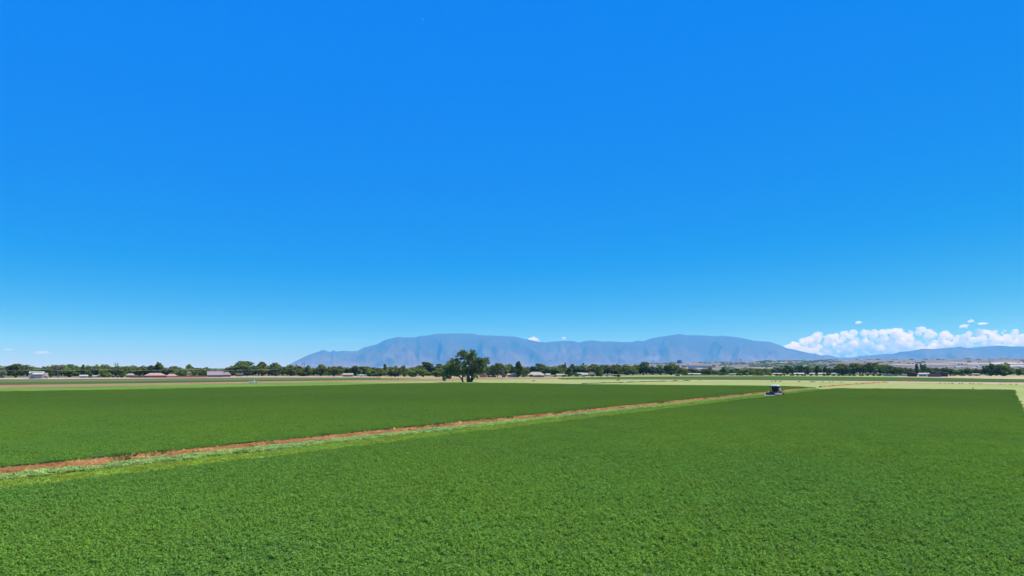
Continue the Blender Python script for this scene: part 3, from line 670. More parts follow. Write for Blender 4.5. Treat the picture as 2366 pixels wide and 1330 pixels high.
FRONT = [
 (6, 22, 851, 873, 'shrub', 'silver', 'silvery grey bush at the far left end of the treeline'),
 (38, 48, 840.5, 872, 'round', 'dark', 'broad dark green tree left of the grey metal barn'),
 (118, 18, 847, 872, 'dome', 'dark', 'dark narrow tree against the right end of the grey metal barn'),
 (135, 24, 841.5, 872.5, 'sparse', 'dead', 'greyish brown half bare tree between the barn and a dark domed tree'),
 (161, 50, 850.5, 871, 'dome', 'dark', 'dense dark dome-shaped tree between the grey barn and the white cottage'),
 (192, 15, 842, 871, 'tall', 'dark', 'slim dark tree behind the white cottage'),
 (206, 13, 855, 870.5, 'dome', 'dark', 'small round dark bush at the right end of the white cottage'),
 (242, 30, 849, 872, 'shrub', 'mid', 'bushy green growth just left of the twin power poles'),
 (283, 26, 846, 872, 'round', 'mid', 'mid green tree just right of the twin power poles'),
 (366, 36, 836.5, 868, 'tall', 'mid', 'peaked tree rising highest above the pinkish hip-roofed houses'),
 (322, 34, 848, 870, 'round', 'mid', 'leafy tree over the left end of the large pinkish hip roof'),
 (400, 30, 849, 868, 'round', 'mid', 'green tree behind the smaller pinkish hip-roofed house'),
 (424, 20, 852.5, 871, 'dome', 'dark', 'small dark tree touching the left side of the yellow gable'),
 (449, 16, 854, 870.5, 'dome', 'dark', 'small dark tree just right of the yellow gable'),
 (468, 24, 853, 871, 'dome', 'dark', 'round dark tree against the left end of the mauve metal roof'),
 (437, 28, 841, 866, 'tall', 'mid', 'feathery tree standing up behind the yellow gable'),
 (538, 14, 857, 868.5, 'dome', 'dark', 'little dark tree at the foot of the big pale cottonwood'),
 (556, 62, 834, 867, 'round', 'light', 'big spreading pale green cottonwood right of the mauve metal roof'),
 (606, 42, 836, 868.6, 'round', 'mid', 'tall tree just right of the big spreading pale green cottonwood'),
 (638, 36, 837.5, 868.8, 'round', 'mid', 'rounded tree at the foot of the left slope of the mountains'),
 (672, 34, 843, 868.8, 'round', 'mid', 'tree just left of the white water tank'),
 (700, 30, 852, 869, 'shrub', 'dark', 'dark bushy growth beneath the lattice-armed pylon'),
 (712, 28, 844, 869, 'tall', 'mid', 'green tree just right of the pylon'),
 (742, 34, 841.5, 869, 'round', 'light', 'lighter rounded tree between the pylon and the tan stucco house'),
 (772, 32, 846, 869.4, 'round', 'mid', 'tree just left of the tan stucco house'),
 (822, 34, 845, 868, 'round', 'mid', 'tree rising behind the tan stucco house and white trailer'),
 (856, 30, 847, 869.8, 'shrub', 'light', 'pale bushy tree just right of the white trailer'),
 (889, 16, 840.5, 869, 'tall', 'dark', 'slim dark treetop left of the pale green thicket'),
 (878, 26, 850, 870, 'shrub', 'light', 'light green thicket below the slim dark treetop'),
 (914, 46, 843, 870.2, 'dome', 'light', 'wide light green tree left of a dark spire-like tree'),
 (934, 11, 842.5, 870, 'spiky', 'dark', 'dark spire-like tree amid light green thicket'),
 (953, 34, 847, 870.6, 'shrub', 'light', 'light green thicket just right of the dark spire-like tree'),
 (984, 46, 836.2, 866, 'round', 'dark', 'dark tall tree behind the light thicket left of the lone cottonwood'),
 (978, 40, 849, 870.6, 'dome', 'light', 'light green rounded thicket in front of a dark tall tree'),
 (1010, 36, 849.5, 870.8, 'shrub', 'mid', 'green thicket whose right end hides behind the lone cottonwood'),
 (1013, 32, 840, 866, 'round', 'dark', 'dark treetop just left of the lone cottonwood crown'),
 (1138, 30, 843, 871, 'round', 'mid', 'tree over the pink gabled house'),
 (1162, 46, 837.5, 871.2, 'sparse', 'mid', 'tall open tree with bare trunks right of the pink gabled house'),
 (1150, 26, 845, 870.8, 'sparse', 'dark', 'dark open tree between the pink gabled house and the bare-trunked tree'),
 (1198, 34, 835, 871, 'tall', 'dark', 'tall upright dark tree standing clear left of the ranch houses'),
 (1215, 22, 850, 870, 'dome', 'light', 'small light green tree at the left end of the pale ranch house'),
 (1246, 42, 840, 864, 'round', 'dark', 'dark rounded tree behind the pale ranch house'),
 (1238, 30, 849, 864.5, 'dome', 'light', 'light green tree directly over the pale ranch roof'),
 (1286, 42, 845, 868, 'dome', 'bright', 'bright green round tree between the ranch house and the tan gable'),
 (1317, 16, 856, 869, 'dome', 'dark', 'low dark tree just right of the white chimney'),
 (1333, 20, 859, 869, 'shrub', 'dark', 'dark bush in front of the white-roofed houses'),
 (1306, 14, 836.8, 864, 'spiky', 'dark', 'thin pointed conifer above the white chimney'),
 (1322, 24, 841, 864, 'spiky', 'dark', 'dark conifer left of the spiky conifer group'),
 (1348, 26, 838, 864, 'spiky', 'dark', 'tallest dark conifer behind the white-roofed houses'),
 (1368, 26, 841, 864, 'round', 'dark', 'dark tree right behind the brick house roof'),
 (1390, 22, 843, 865, 'tall', 'mid', 'tree behind the red brick tower'),
 (1384, 20, 848, 869, 'round', 'dark', 'reddish-shaded dark tree over the red brick tower'),
 (1420, 42, 843, 866.8, 'dome', 'mid', 'large rounded tree just right of the red brick tower'),
 (1428, 11, 863.5, 870.5, 'dome', 'dark', 'small dark shrub standing forward beside the dark field edge'),
 (1448, 40, 840, 866, 'dome', 'mid', 'large rounded tree in the middle of the dark grove'),
 (1462, 28, 850, 866.4, 'dome', 'light', 'lighter low round tree at the front of the dark grove'),
 (1486, 36, 836, 866, 'round', 'dark', 'tallest dark tree in the middle of the grove'),
 (1508, 30, 845, 866, 'dome', 'dark', 'dark tree between the tallest grove tree and the big right-hand dome'),
 (1526, 30, 845, 866, 'dome', 'mid', 'lighter tree leaning on the big dark dome at the end of the grove'),
 (1550, 46, 838.2, 866.5, 'dome', 'dark', 'big dark dome of a tree ending the grove below the grey tower block'),
 (1580, 24, 853, 866, 'shrub', 'mid', 'low green bush at the right foot of the grove'),
 (1640, 22, 848, 866, 'tall', 'mid', 'round-topped tree above the middle of the low row'),
 (1630, 24, 852, 866, 'dome', 'mid', 'low tree right of the long white roof'),
 (1672, 22, 847.6, 866, 'tall', 'mid', 'upright tree in the low row left of the dark ball-shaped tree'),
 (1716, 17, 854, 866, 'dome', 'dark', 'dark ball-shaped tree in the low row above the harvester'),
 (1738, 20, 856, 866, 'dome', 'mid', 'small round tree just right of the dark ball-shaped tree'),
 (1754, 20, 856, 865.8, 'dome', 'mid', 'small round tree left of the brown-roofed shed'),
 (1775, 26, 851, 865.6, 'shrub', 'mid', 'bushy tree directly above the harvester'),
 (1818, 28, 843.5, 865.8, 'round', 'dark', 'first dark clump of trees right of the harvester, topped by a knob'),
 (1836, 20, 847, 865.8, 'tall', 'mid', 'mid green tree left of the paired tall trees'),
 (1852, 26, 844, 865.8, 'round', 'dark', 'left one of the paired tall trees over white roofs'),
 (1866, 22, 845, 865.8, 'round', 'mid', 'right one of the paired tall trees over white roofs'),
 (1888, 24, 845.5, 865.8, 'round', 'dark', 'dark tree between two white roofs'),
 (1907, 18, 846.5, 865.8, 'tall', 'dark', 'slim dark tree left of the tall grove'),
 (1915, 16, 859, 866, 'shrub', 'dark', 'low dark bush left of the grey gabled house'),
 (1940, 36, 840.5, 866, 'round', 'mid', 'left end tree of the tall grove right of the harvester'),
 (1944, 18, 858, 866, 'shrub', 'dark', 'low dark shrub under the left end of the tall grove'),
 (1971, 40, 839, 866, 'round', 'light', 'wide pale tree second from the left in the tall grove'),
 (1992, 30, 841, 866, 'sparse', 'mid', 'open tree with visible stems in the middle of the tall grove'),
 (2018, 46, 836, 866.3, 'sparse', 'light', 'tallest pale tree of the tall grove'),
 (2045, 30, 840.5, 867, 'sparse', 'mid', 'tree with a clear dark trunk at the right of the tall grove'),
 (2062, 26, 845, 867, 'round', 'mid', 'smaller tree ending the tall grove at its right'),
 (2080, 24, 848, 867, 'dome', 'dark', 'dark round tree left of the slanting farm roof'),
 (2100, 24, 849, 866, 'dome', 'dark', 'dark tree behind the left slanting farm roof'),
 (2118, 14, 840.5, 866, 'tall', 'dark', 'tall sparse dark tree left of a flat-topped one behind the farm sheds'),
 (2133, 15, 839.5, 866, 'sparse', 'dark', 'flat-topped thin tree sticking up behind the farm sheds'),
 (2140, 30, 846, 866, 'dome', 'mid', 'green rounded tree behind the white-roofed barn'),
 (2162, 24, 846.5, 866, 'dome', 'mid', 'green tree behind the brown hay stack'),
 (2180, 22, 847, 866, 'dome', 'dark', 'dark tree behind the right slanting farm roof'),
 (2194, 22, 849, 866, 'dome', 'dark', 'dark tree just right of the farm sheds'),
 (2214, 26, 850, 866, 'shrub', 'mid', 'low green tree left of the small tan house at right'),
 (2235, 28, 849, 866, 'dome', 'mid', 'rounded green tree behind the small tan house at right'),
 (2256, 20, 851, 866, 'dome', 'dark', 'small dark tree touching the left of the giant dark tree'),
 (2287, 46, 837, 868.6, 'dome', 'dark', 'left half of the giant dark tree clump near the right edge'),
 (2318, 52, 835.5, 868.8, 'dome', 'mid', 'right half of the giant dark tree clump near the right edge'),
 (2354, 26, 849, 867, 'shrub', 'mid', 'bushy green tree at the extreme right end of the treeline'),
]
for a in FRONT: tree(*a[:5], 'light' if 590 < a[0] < 1012 and a[5] == 'mid' else a[5], *a[6:])

SKYL = [(-80, 846), (0, 846), (20, 843), (60, 843), (80, 844), (110, 845), (130, 842), (150, 840), (170, 843), (195, 843), (215, 844), (235, 842), (255, 844), (300, 842), (340, 843), (385, 844), (410, 846), (455, 846), (480, 847.5), (500, 848.5), (520, 848.5), (560, 842), (600, 840), (650, 844), (690, 846), (760, 845.5), (800, 847), (850, 846), (870, 848), (900, 845), (940, 845), (970, 845), (1030, 845), (1130, 844), (1180, 842), (1215, 848), (1240, 843), (1290, 840.5), (1330, 841), (1380, 840.5), (1410, 843), (1440, 842), (1480, 842), (1510, 846), (1560, 845), (1575, 851.5), (1640, 851), (1700, 851), (1760, 851), (1800, 848), (1830, 846), (1870, 846.5), (1905, 850), (1925, 846), (1960, 843), (2020, 842), (2060, 845), (2080, 849), (2110, 850), (2160, 849), (2200, 850), (2250, 851), (2300, 845), (2350, 850), (2366, 851), (2450, 850)]
BASE = [(0, 869), (500, 868), (900, 867), (1200, 866), (1500, 864), (1800, 863.4), (2366, 864.5)]
ZONES = [(118, 'behind the grey metal barn'), (262, 'between the barn and the twin power poles'), (418, 'behind the pinkish hip-roofed houses'), (528, 'behind the mauve metal-roofed building'), (690, 'behind the big pale green cottonwood'), (880, 'behind the tan stucco house and white trailer'), (1020, 'left of the lone cottonwood'), (1205, 'behind the lone cottonwood and pink house'), (1300, 'behind the pale ranch house'), (1400, 'behind the brick and white-roofed houses'), (1575, 'behind the grove below the tower block'), (1800, 'in the low row left of the harvester'), (1920, 'behind the white roofs right of the harvester'), (2085, 'behind the tall grove left of the farm sheds'), (2200, 'behind the farm sheds'), (9999, 'around the giant dark clump at right')]
SHAPE = {'round': 'spreading', 'dome': 'rounded', 'tall': 'upright', 'shrub': 'bushy', 'spiky': 'pointed'}
LOOK = {(k, c): {'dark': 'dark ', 'mid': 'green ', 'light': 'pale '}[c] + v + ' tree' for k, v in SHAPE.items() for c in ('dark', 'mid', 'light')}
bx = -70.0
while bx < 2440:
    top = clampi(SKYL, bx) + tr_rng.uniform(-.6, 2.4); base = clampi(BASE, bx)
    z = next(t for lim, t in ZONES if bx < lim)
    kind = tr_rng.choices(['round', 'dome', 'tall', 'shrub', 'spiky'], [3, 9, 3, 3, .5])[0]
    if kind == 'shrub': top += 2
    colour = tr_rng.choices(['dark', 'mid', 'light'], [4, 5, 1.6])[0]
    if 880 < bx < 1020: colour = tr_rng.choice(['mid', 'light'])
    tree(bx, tr_rng.uniform(28, 46), top, base, kind, colour, LOOK[(kind, colour)] + ' at the back, ' + z, 'trees ' + z, tr_rng.uniform(0, 70), name='background_tree', cat='tree')
    bx += tr_rng.uniform(9, 14)

# the lone cottonwood in the field: several leaning stems, crown to the ground on its left
def lone_tree():
    base = ground(1080, 882.6); Y = base.y; k = Y / F
    def q(x, y, dy=0.0):
        p = at(x, y, Y); return (p.x - base.x, dy, max(p.z, -0.3))
    e = empty('cottonwood_tree', (base.x, Y, 0)); tag(e, 'big lone cottonwood with leaning trunks standing in the field', 'tree')
    L = [(1068.6, 814.8, 8), (1090, 812.5, 7), (1097, 819.5, 7.5), (1060, 819.5, 5), (1056, 823, 3), (1082, 825.6, 11), (1123, 830, 6), (1127, 836, 5), (1116, 840, 7.5), (1107.5, 831, 8), (1122, 846, 5), (1049.6, 834, 8.5), (1058, 830, 4), (1036, 841, 8.5), (1053, 843, 7), (1033, 853, 9.5), (1029, 864, 6.5), (1026.5, 873, 3.5), (1033, 871, 3), (1045.5, 854, 10), (1046, 863, 5.5), (1031, 868, 4), (1037, 860, 7), (1041, 867, 4), (1031, 860, 8), (1037, 868, 7), (1044, 859, 9), (1052, 866, 6), (1027, 876, 4), (1078, 818, 6), (1085, 825, 9), (1096, 829, 9), (1066, 826, 6), (1112, 838, 8), (1060, 838, 6), (1044, 845, 8), (1090, 852, 10), (1055, 852, 8), (1069, 845, 11), (1087, 840, 10), (1102, 844, 9), (1104, 857, 10), (1078.5, 859, 10), (1062, 861, 6.5), (1099, 868, 5), (1116, 855, 8), (1074, 868, 4), (1091, 868, 4), (1104, 871, 3)]
    r = random.Random(8); lobes = []
    for x, y, s in L:
        p = q(x, y, r.uniform(-1, 1) * 11 * k * 2.0)
        s *= k; lobes.append((*p, s * 1.12, s * 1.15, s * 1.05))
    cm = crown_mesh(lobes, 24000, 0.74, LEAF['mid'], 'crown', 5)
    c = link('crown', cm, e); c.material_slots[0].link = 'OBJECT'; c.material_slots[0].material = LONE
    mb = MB()
    mb.tube([q(1085, 884), q(1083, 874), q(1080, 858), q(1074, 838), q(1070, 820)], [1.5, 1.05, .75, .45, .12], 9)
    mb.tube([q(1088, 884, .8), q(1091, 868, .9), q(1097, 850, 1.5), q(1104, 834, 2)], [1.0, .7, .5, .15], 8)
    mb.tube([q(1081, 884, -.8), q(1080, 866, -1), q(1086, 842, -2), q(1089, 818, -1)], [.9, .65, .45, .12], 8)
    mb.tube([q(1090, 883), q(1094, 874), q(1103, 862), q(1115, 848), q(1122, 834)], [.6, .5, .35, .25, .08], 7)
    for a, b in ((1080, 1057), (1082, 1064), (1096, 1112), (1083, 1096)):
        mb.tube([q(a, 856), q((a + b) / 2, 847, r.uniform(-3, 3)), q(b, 833, r.uniform(-4, 4))], [.4, .28, .08], 6)
    mb.build('trunk', M_bark, e, smooth=True)
    mb = MB(); mb.tube([q(1070, 884), q(1068, 876), q(1069.5, 864), q(1070, 850)], [.75, .5, .4, .15], 8)
    mb.tube([q(1070.5, 883), q(1065, 873), q(1058, 864), q(1049, 852)], [.5, .42, .3, .1], 7)
    mb.tube([q(1068, 874), q(1056, 868), q(1040, 866), q(1027, 881)], [.25, .25, .2, .1], 6)
    mb.build('side_trunk', M_bark, e, smooth=True)
LONE = leaf('cottonwood_leaf', (0.125, 0.165, 0.036), 0.4, 0.01, trans=0.25)
lone_tree()
#--PART4--
r2_ = random.Random(77)
# ------------------------------------------------------------------ buildings along the treeline
WALL = {'white': plain('white_wall', (0.46, 0.44, 0.41), 0.8, 0.08), 'grey': plain('grey_sheet_wall', (0.30, 0.30, 0.30), 0.6, 0.1, 0.6), 'brick': plain('red_brick', (0.27, 0.12, 0.085), 0.9, 0.25, 3),
        'tan': plain('tan_stucco', (0.42, 0.31, 0.21), 0.9, 0.1), 'yellow': plain('yellow_stucco', (0.52, 0.36, 0.15), 0.9, 0.08), 'pink': plain('pink_wall', (0.50, 0.22, 0.18), 0.9, 0.1),
        'mauve': plain('mauve_wall', (0.22, 0.15, 0.15), 0.8, 0.12), 'dark': plain('dark_board', (0.06, 0.05, 0.045), 0.9, 0.3), 'ditch': plain('ditch_weeds', (0.035, 0.045, 0.012), 1, .4, .5), 'brown': plain('brown_board', (0.16, 0.12, 0.08), 0.9, 0.25)}
ROOF = {'white': plain('white_metal_roof', (0.42, 0.41, 0.395), 0.5, 0.1, 0.8), 'grey': plain('grey_shingle', (0.28, 0.26, 0.25), 0.85, 0.15, 2), 'pinktan': plain('pinkish_tile', (0.40, 0.25, 0.20), 0.9, 0.15, 2),
        'tan': plain('tan_shingle', (0.40, 0.33, 0.25), 0.9, 0.12, 2), 'mauve': plain('mauve_metal_roof', (0.26, 0.20, 0.21), 0.6, 0.12, 1), 'brown': plain('brown_shingle', (0.19, 0.13, 0.09), 0.9, 0.2, 2),
        'red': plain('red_roof', (0.46, 0.17, 0.13), 0.85, 0.12, 2), 'dark': plain('dark_roof', (0.10, 0.08, 0.07), 0.8, 0.2, 2)}
M_wire = plain('bright_wire', (0.55, 0.55, 0.52), 0.4, 0.05)
M_glass = plain('window_glass', (0.015, 0.018, 0.022), 0.12, 0.1, spec=0.3)
M_frame = plain('window_frame', (0.6, 0.58, 0.54), 0.6, 0.05)
M_door = plain('door_paint', (0.16, 0.09, 0.06), 0.6, 0.15)
M_doorw = plain('white_door_paint', (0.66, 0.66, 0.64), 0.6, 0.06)

def frame_at(x0, x1, base, depth=0.0):
    """where a building seen between two photo columns stands, its turn, width and depth scale"""
    xm = (x0 + x1) / 2; g = ground(xm, base); Y = g.y + depth; p = at(xm, 850, Y)
    b = math.atan2(p.x, Y); L = (x1 - x0) / F * Y * math.cos(b)
    return p.x, Y, -b, L, lambda y: at(xm, y, Y).z
def roof_mb(kind, L, D, e, r, o=0.45, t=0.22):
    mb = MB(); h = L / 2 + o
    if kind == 'gable':                                           # ridge runs across the view
        mb.prism([(-o, e - t), (D + o, e - t), (D + o, e), (D / 2, r), (-o, e)], -h, h)
    elif kind == 'front':                                         # gable end faces the field
        vs = [(-h, -o, e - t), (h, -o, e - t), (h, -o, e), (0, -o, r), (-h, -o, e)]
        vs += [(x, D + o, z) for x, y, z in vs]
        mb.add(vs, [(0, 1, 2, 3, 4), (9, 8, 7, 6, 5)] + [(i, 5 + i, 5 + (i + 1) % 5, (i + 1) % 5) for i in range(5)])
    elif kind == 'hip':
        k = max(0.4, h - D / 2 - o * .5)
        vs = [(-h, -o, e - t), (h, -o, e - t), (h, D + o, e - t), (-h, D + o, e - t), (-h, -o, e), (h, -o, e), (h, D + o, e), (-h, D + o, e), (-k, D / 2, r), (k, D / 2, r)]
        mb.add(vs, [(3, 2, 1, 0), (0, 1, 5, 4), (1, 2, 6, 5), (2, 3, 7, 6), (3, 0, 4, 7), (4, 5, 9, 8), (6, 7, 8, 9), (5, 6, 9), (7, 4, 8)])
    elif kind == 'slant':                                         # single slope falling to the right
        vs = [(-h, -o, r - t), (h, -o, e - t), (h, -o, e), (-h, -o, r)]
        vs += [(x, D + o, z) for x, y, z in vs]
        mb.add(vs, [(0, 1, 2, 3), (7, 6, 5, 4)] + [(i, 4 + i, 4 + (i + 1) % 4, (i + 1) % 4) for i in range(4)])
    else:
        mb.box(-h, -o, e - t, h, D + o, r)
    return mb
def window(parent, x, y, z, w_, h_):
    f = MB().box(x - w_ / 2, y - .09, z, x + w_ / 2, y + .05, z + h_).build('window', M_frame, parent)
    MB().box(x - w_ / 2 + .12, y - .13, z + .12, x + w_ / 2 - .12, y - .05, z + h_ - .12).build('pane', M_glass, f)
def house(label, x0, x1, ridge, eave, base, kind, wall, roof, wins=(), door=None, depth=0.0, D=None, cat='house', name='house', chimney=None, garage=None):
    x, Y, rz, L, zf = frame_at(x0, x1, base, depth); e_, r_ = zf(eave), zf(ridge); D = D or min(max(L * .6, 5), 11)
    e_ = max(e_, 1.8); r_ = max(r_, e_ + .15)
    h = empty(name, (x, Y, 0), rz); tag(h, label, cat)
    wl = MB().box(-L / 2, 0, -.1, L / 2, D, e_ - .2)
    if kind == 'slant': wl = MB().add([(-L / 2, 0, -.1), (L / 2, 0, -.1), (L / 2, D, -.1), (-L / 2, D, -.1), (-L / 2, 0, r_ - .4), (L / 2, 0, e_ - .25), (L / 2, D, e_ - .25), (-L / 2, D, r_ - .4)], [(3, 2, 1, 0), (4, 5, 6, 7), (0, 1, 5, 4), (1, 2, 6, 5), (2, 3, 7, 6), (3, 0, 4, 7)])
    if kind == 'front': wl.add([(-L / 2, 0, e_ - .2), (L / 2, 0, e_ - .2), (0, 0, r_ - .35)], [(0, 1, 2)])
    wl.build('wall', WALL[wall], h)
    ro = roof_mb(kind, L, D, e_, r_).build('roof', ROOF[roof], h)
    if chimney is not None:
        MB().box(chimney * L - .55, D * .4, e_ - .3, chimney * L + .55, D * .4 + 1.1, r_ + 1.3).build('chimney', WALL['white'], ro)
    wh = min(1.5, (e_ - .2) * .42)
    for wx in wins: window(h, wx * L, 0, (e_ - .2) * .38, min(1.9, L * .16), wh)
    if door is not None: MB().box(door * L - .55, -.08, 0, door * L + .55, .05, min(2.1, e_ * .75)).build('door', M_door, h)
    if garage is not None: MB().box(garage[0] * L, -.08, 0, garage[1] * L, .05, min(2.8, e_ * .72)).build('garage_door', M_doorw, h)
    return h

# the grey metal barn
x, Y, rz, L, zf = frame_at(68, 113, 874.6)
b = empty('metal_barn', (x, Y, 0), rz); tag(b, 'grey metal barn with white lean-to roof and pale garage door', 'barn')
e_, r_ = zf(862.5), zf(858.4)
u = L / 45
MB().box(-22 * u, 0, -.1, 12.5 * u, 12, e_ - .2).add([(-22 * u, 0, e_ - .2), (12.5 * u, 0, e_ - .2), (9 * u, 0, r_ - .35), (-18 * u, 0, r_ - .35)], [(0, 1, 2, 3)]).build('wall', WALL['grey'], b)
MB().prism([(-.4, e_ + .2), (6, r_ - .1), (12.4, e_ - .2), (12.4, e_ + .1), (6, r_ + .2), (-.4, e_ + .5)], -22.6 * u, 13 * u).build('roof', ROOF['white'], b)
MB().prism([(-3.2, zf(864.6)), (0.02, zf(861.3)), (0.02, zf(861.3) + .2), (-3.2, zf(864.6) + .2)], -14 * u, 11.5 * u).build('lean_to_roof', ROOF['white'], b)
MB().box(13 * u, .4, -.1, 22 * u, 10, zf(861.2)).build('side_wall', WALL['white'], b)
gd = MB().box(-10 * u, -.12, 0, 4.5 * u, .05, zf(869.4)).build('garage_door', M_doorw, b)
for k in range(3): MB().box(-9.4 * u + k * 4.7 * u, -.16, zf(869.4) * .55, -6.2 * u + k * 4.7 * u, -.1, zf(869.4) * .8).build('pane', M_glass, gd)
window(b, 16 * u, .4, 1.2, 1.6, 1.2); MB().box(18.6 * u, .3, 0, 20.6 * u, .44, 2.2).build('door', M_door, b)

house('small white cottage between two dark trees left of the power poles', 186, 204, 865.6, 868, 873, 'gable', 'white', 'white', (-.3, 0, .3), None)
house('tiny white shed just right of the white cottage', 216, 225, 867, 868.4, 872.4, 'gable', 'white', 'white', (.1,), None, cat='shed', name='shed')
house('small brick house with grey roof right of the twin power poles', 292, 313, 862.4, 866.5, 872, 'hip', 'brick', 'grey', (-.3, .2), 0.0)
house('long house with large pinkish hip roof and brick walls', 335, 385, 861.4, 867, 872, 'hip', 'brick', 'pinktan', (-.38, -.2, .18, .36), 0.02, D=11)
house('smaller house with pinkish hip roof beside the large one', 385.5, 410, 863.4, 868, 872, 'hip', 'tan', 'pinktan', (-.25, .25), 0.0)
house('narrow tall yellow stucco gable between two small dark trees', 432, 445, 857, 861, 870.6, 'front', 'yellow', 'tan', (0,), None)
house('long building with mauve metal roof left of the big pale cottonwood', 480, 516, 857.4, 866, 871, 'gable', 'mauve', 'mauve', (-.35, -.12, .12), .34, D=16, cat='building', name='metal_roofed_building')
house('lower wing-like house with mauve hip roof right of the long mauve roof', 515, 534, 859, 865.5, 870.6, 'hip', 'mauve', 'mauve', (-.2, .25), None, depth=5)
house('grey flat-roofed open house under the big pale cottonwood', 546, 562, 862.2, 864.4, 869.4, 'flat', 'brick', 'grey', (-.2, .2), None)
house('tan stucco house with clay walls amid the trees left of the white trailer', 793, 816, 862.2, 865, 870.2, 'gable', 'tan', 'tan', (-.3, .3), 0.0)
house('pink house with red gable just right of the lone cottonwood', 1108, 1124, 861, 867.6, 871.6, 'front', 'pink', 'red', (0,), None)
house('pale house half hidden behind bare trunks right of the pink gable', 1172, 1197, 863.2, 865.4, 871, 'gable', 'white', 'tan', (-.3, .1), .35)
house('long pale ranch house with tan hip roof right of the upright tree', 1217, 1260, 859, 866.2, 870, 'hip', 'white', 'tan', (-.36, -.15, .12, .3), None, depth=14, D=13)
house('low house with reddish walls in front of the pale ranch house', 1232, 1257, 865, 868.4, 871, 'front', 'pink', 'white', (-.25, .25), 0.0)
house('small tan shed just right of the pale ranch house', 1262, 1271, 862.4, 865.6, 869.6, 'gable', 'tan', 'tan', (0,), None, cat='shed', name='shed')
house('small tan gabled house with a tall white chimney', 1286, 1304, 863.2, 866.4, 869.4, 'gable', 'brick', 'tan', (-.25,), .1, chimney=.44)
house('left one of two white-roofed houses behind the dark bush', 1334, 1345, 860.4, 864.5, 868.4, 'gable', 'white', 'white', (0,), None)
house('right one of two white-roofed houses, next to the brown roof', 1346, 1358, 861, 865.6, 868.4, 'gable', 'white', 'white', (-.2,), .2)
house('brown-roofed house touching the left of the red brick tower', 1358, 1376, 859, 865, 868.4, 'hip', 'tan', 'brown', (-.2, .2), None)
house('flat-topped red brick tower of a house at the foot of the trees', 1377, 1391, 860.6, 861.6, 869, 'flat', 'brick', 'red', (-.2, .2), None, name='brick_house')
house('small grey-roofed shed left of the dark shrub by the field', 1413, 1424, 865, 867, 869, 'gable', 'tan', 'grey', (), 0.0, cat='shed', name='shed')
house('small black shed under the big dark dome tree', 1560, 1570, 865, 866, 868.4, 'flat', 'dark', 'dark', (), None, cat='shed', name='shed')
house('long low white roof right of the grove end', 1588, 1618, 862, 864.4, 867, 'gable', 'white', 'white', (-.3, 0, .3), None)
house('white-roofed house left of the dark ball-shaped tree', 1684, 1698, 863, 865.4, 867, 'gable', 'dark', 'white', (.1,), None)
house('second white-roofed house touching the dark ball-shaped tree', 1699, 1712, 862.2, 864.4, 867, 'gable', 'dark', 'white', (0,), None)
house('brown-roofed shed right above the harvester', 1786, 1806, 861.4, 864.6, 866.4, 'gable', 'brown', 'tan', (-.2,), None, cat='shed', name='shed')
house('long white roof under the paired tall trees', 1834, 1857, 861, 863.6, 866.4, 'gable', 'white', 'white', (-.3, .3), 0.0)
house('white roof just right of the paired tall trees', 1871, 1882, 861, 863.4, 866.4, 'gable', 'white', 'white', (0,), None)
house('white roof left of the slim dark tree', 1890, 1907, 861, 863.6, 866.4, 'gable', 'white', 'white', (-.2, .2), None)
house('grey-gabled house left of the tall grove', 1918, 1934, 861, 864.2, 866.6, 'hip', 'white', 'grey', (-.2, .2), None)
house('pale house with grey roof under the right trees of the tall grove', 2042, 2063, 862.6, 866.4, 869, 'front', 'white', 'grey', (-.2, .2), None)
house('dark open farm shed under a white slanting roof, left of the barn', 2095, 2118, 857.6, 862, 870, 'slant', 'dark', 'white', (), None, cat='shed', name='farm_shed')
house('white-roofed farm barn between the two slanting roofs', 2122, 2146, 861, 863.8, 869.6, 'gable', 'grey', 'white', (-.3, .1), None, cat='barn', name='barn', garage=(.15, .4))
house('long low brown board shed right of the white-roofed barn', 2143, 2172, 863.4, 864.4, 870.4, 'flat', 'brown', 'brown', (), None, cat='shed', name='farm_shed', depth=-6)
house('white roof showing above the brown board shed', 2154, 2170, 857.6, 861, 868.6, 'slant', 'dark', 'white', (), None, cat='shed', name='farm_shed', depth=8)
house('dark farm shed under the rightmost white slanting roof', 2171, 2189, 857.6, 861, 870, 'slant', 'dark', 'white', (), None, cat='shed', name='farm_shed')
house('small tan house with low roof left of the giant dark tree clump', 2246, 2261, 862.4, 864.6, 867, 'gable', 'tan', 'tan', (-.2, .2), None)

def long_wall(name, label, pts, h0, mat, cat):
    mb = MB()
    for (xa, ya), (xb, yb) in zip(pts, pts[1:]):
        a, c = ground(xa, ya), ground(xb, yb); d = (c - a).normalized(); n = Vector((-d.y, d.x, 0)) * .12
        mb.add([a - n, c - n, c + n, a + n] + [q + Vector((0, 0, h0)) for q in (a - n, c - n, c + n, a + n)], [(3, 2, 1, 0), (4, 5, 6, 7), (0, 1, 5, 4), (1, 2, 6, 5), (2, 3, 7, 6), (3, 0, 4, 7)])
    return tag(mb.build(name, mat), label, cat)
long_wall('brick_wall', 'low red brick wall along the road before the pinkish roofs', [(300, 872.6), (385, 872.4), (478, 871.6)], 1.7, WALL['brick'], 'wall')
long_wall('garden_wall', 'low tan garden wall right of the pale ranch house', [(1258, 870.4), (1300, 870), (1352, 869.6)], 1.6, WALL['tan'], 'wall')
long_wall('board_fence', 'dark board fence along the yards below the low treeline', [(1580, 867.4), (1690, 867), (1780, 866.8)], 1.5, WALL['dark'], 'fence')

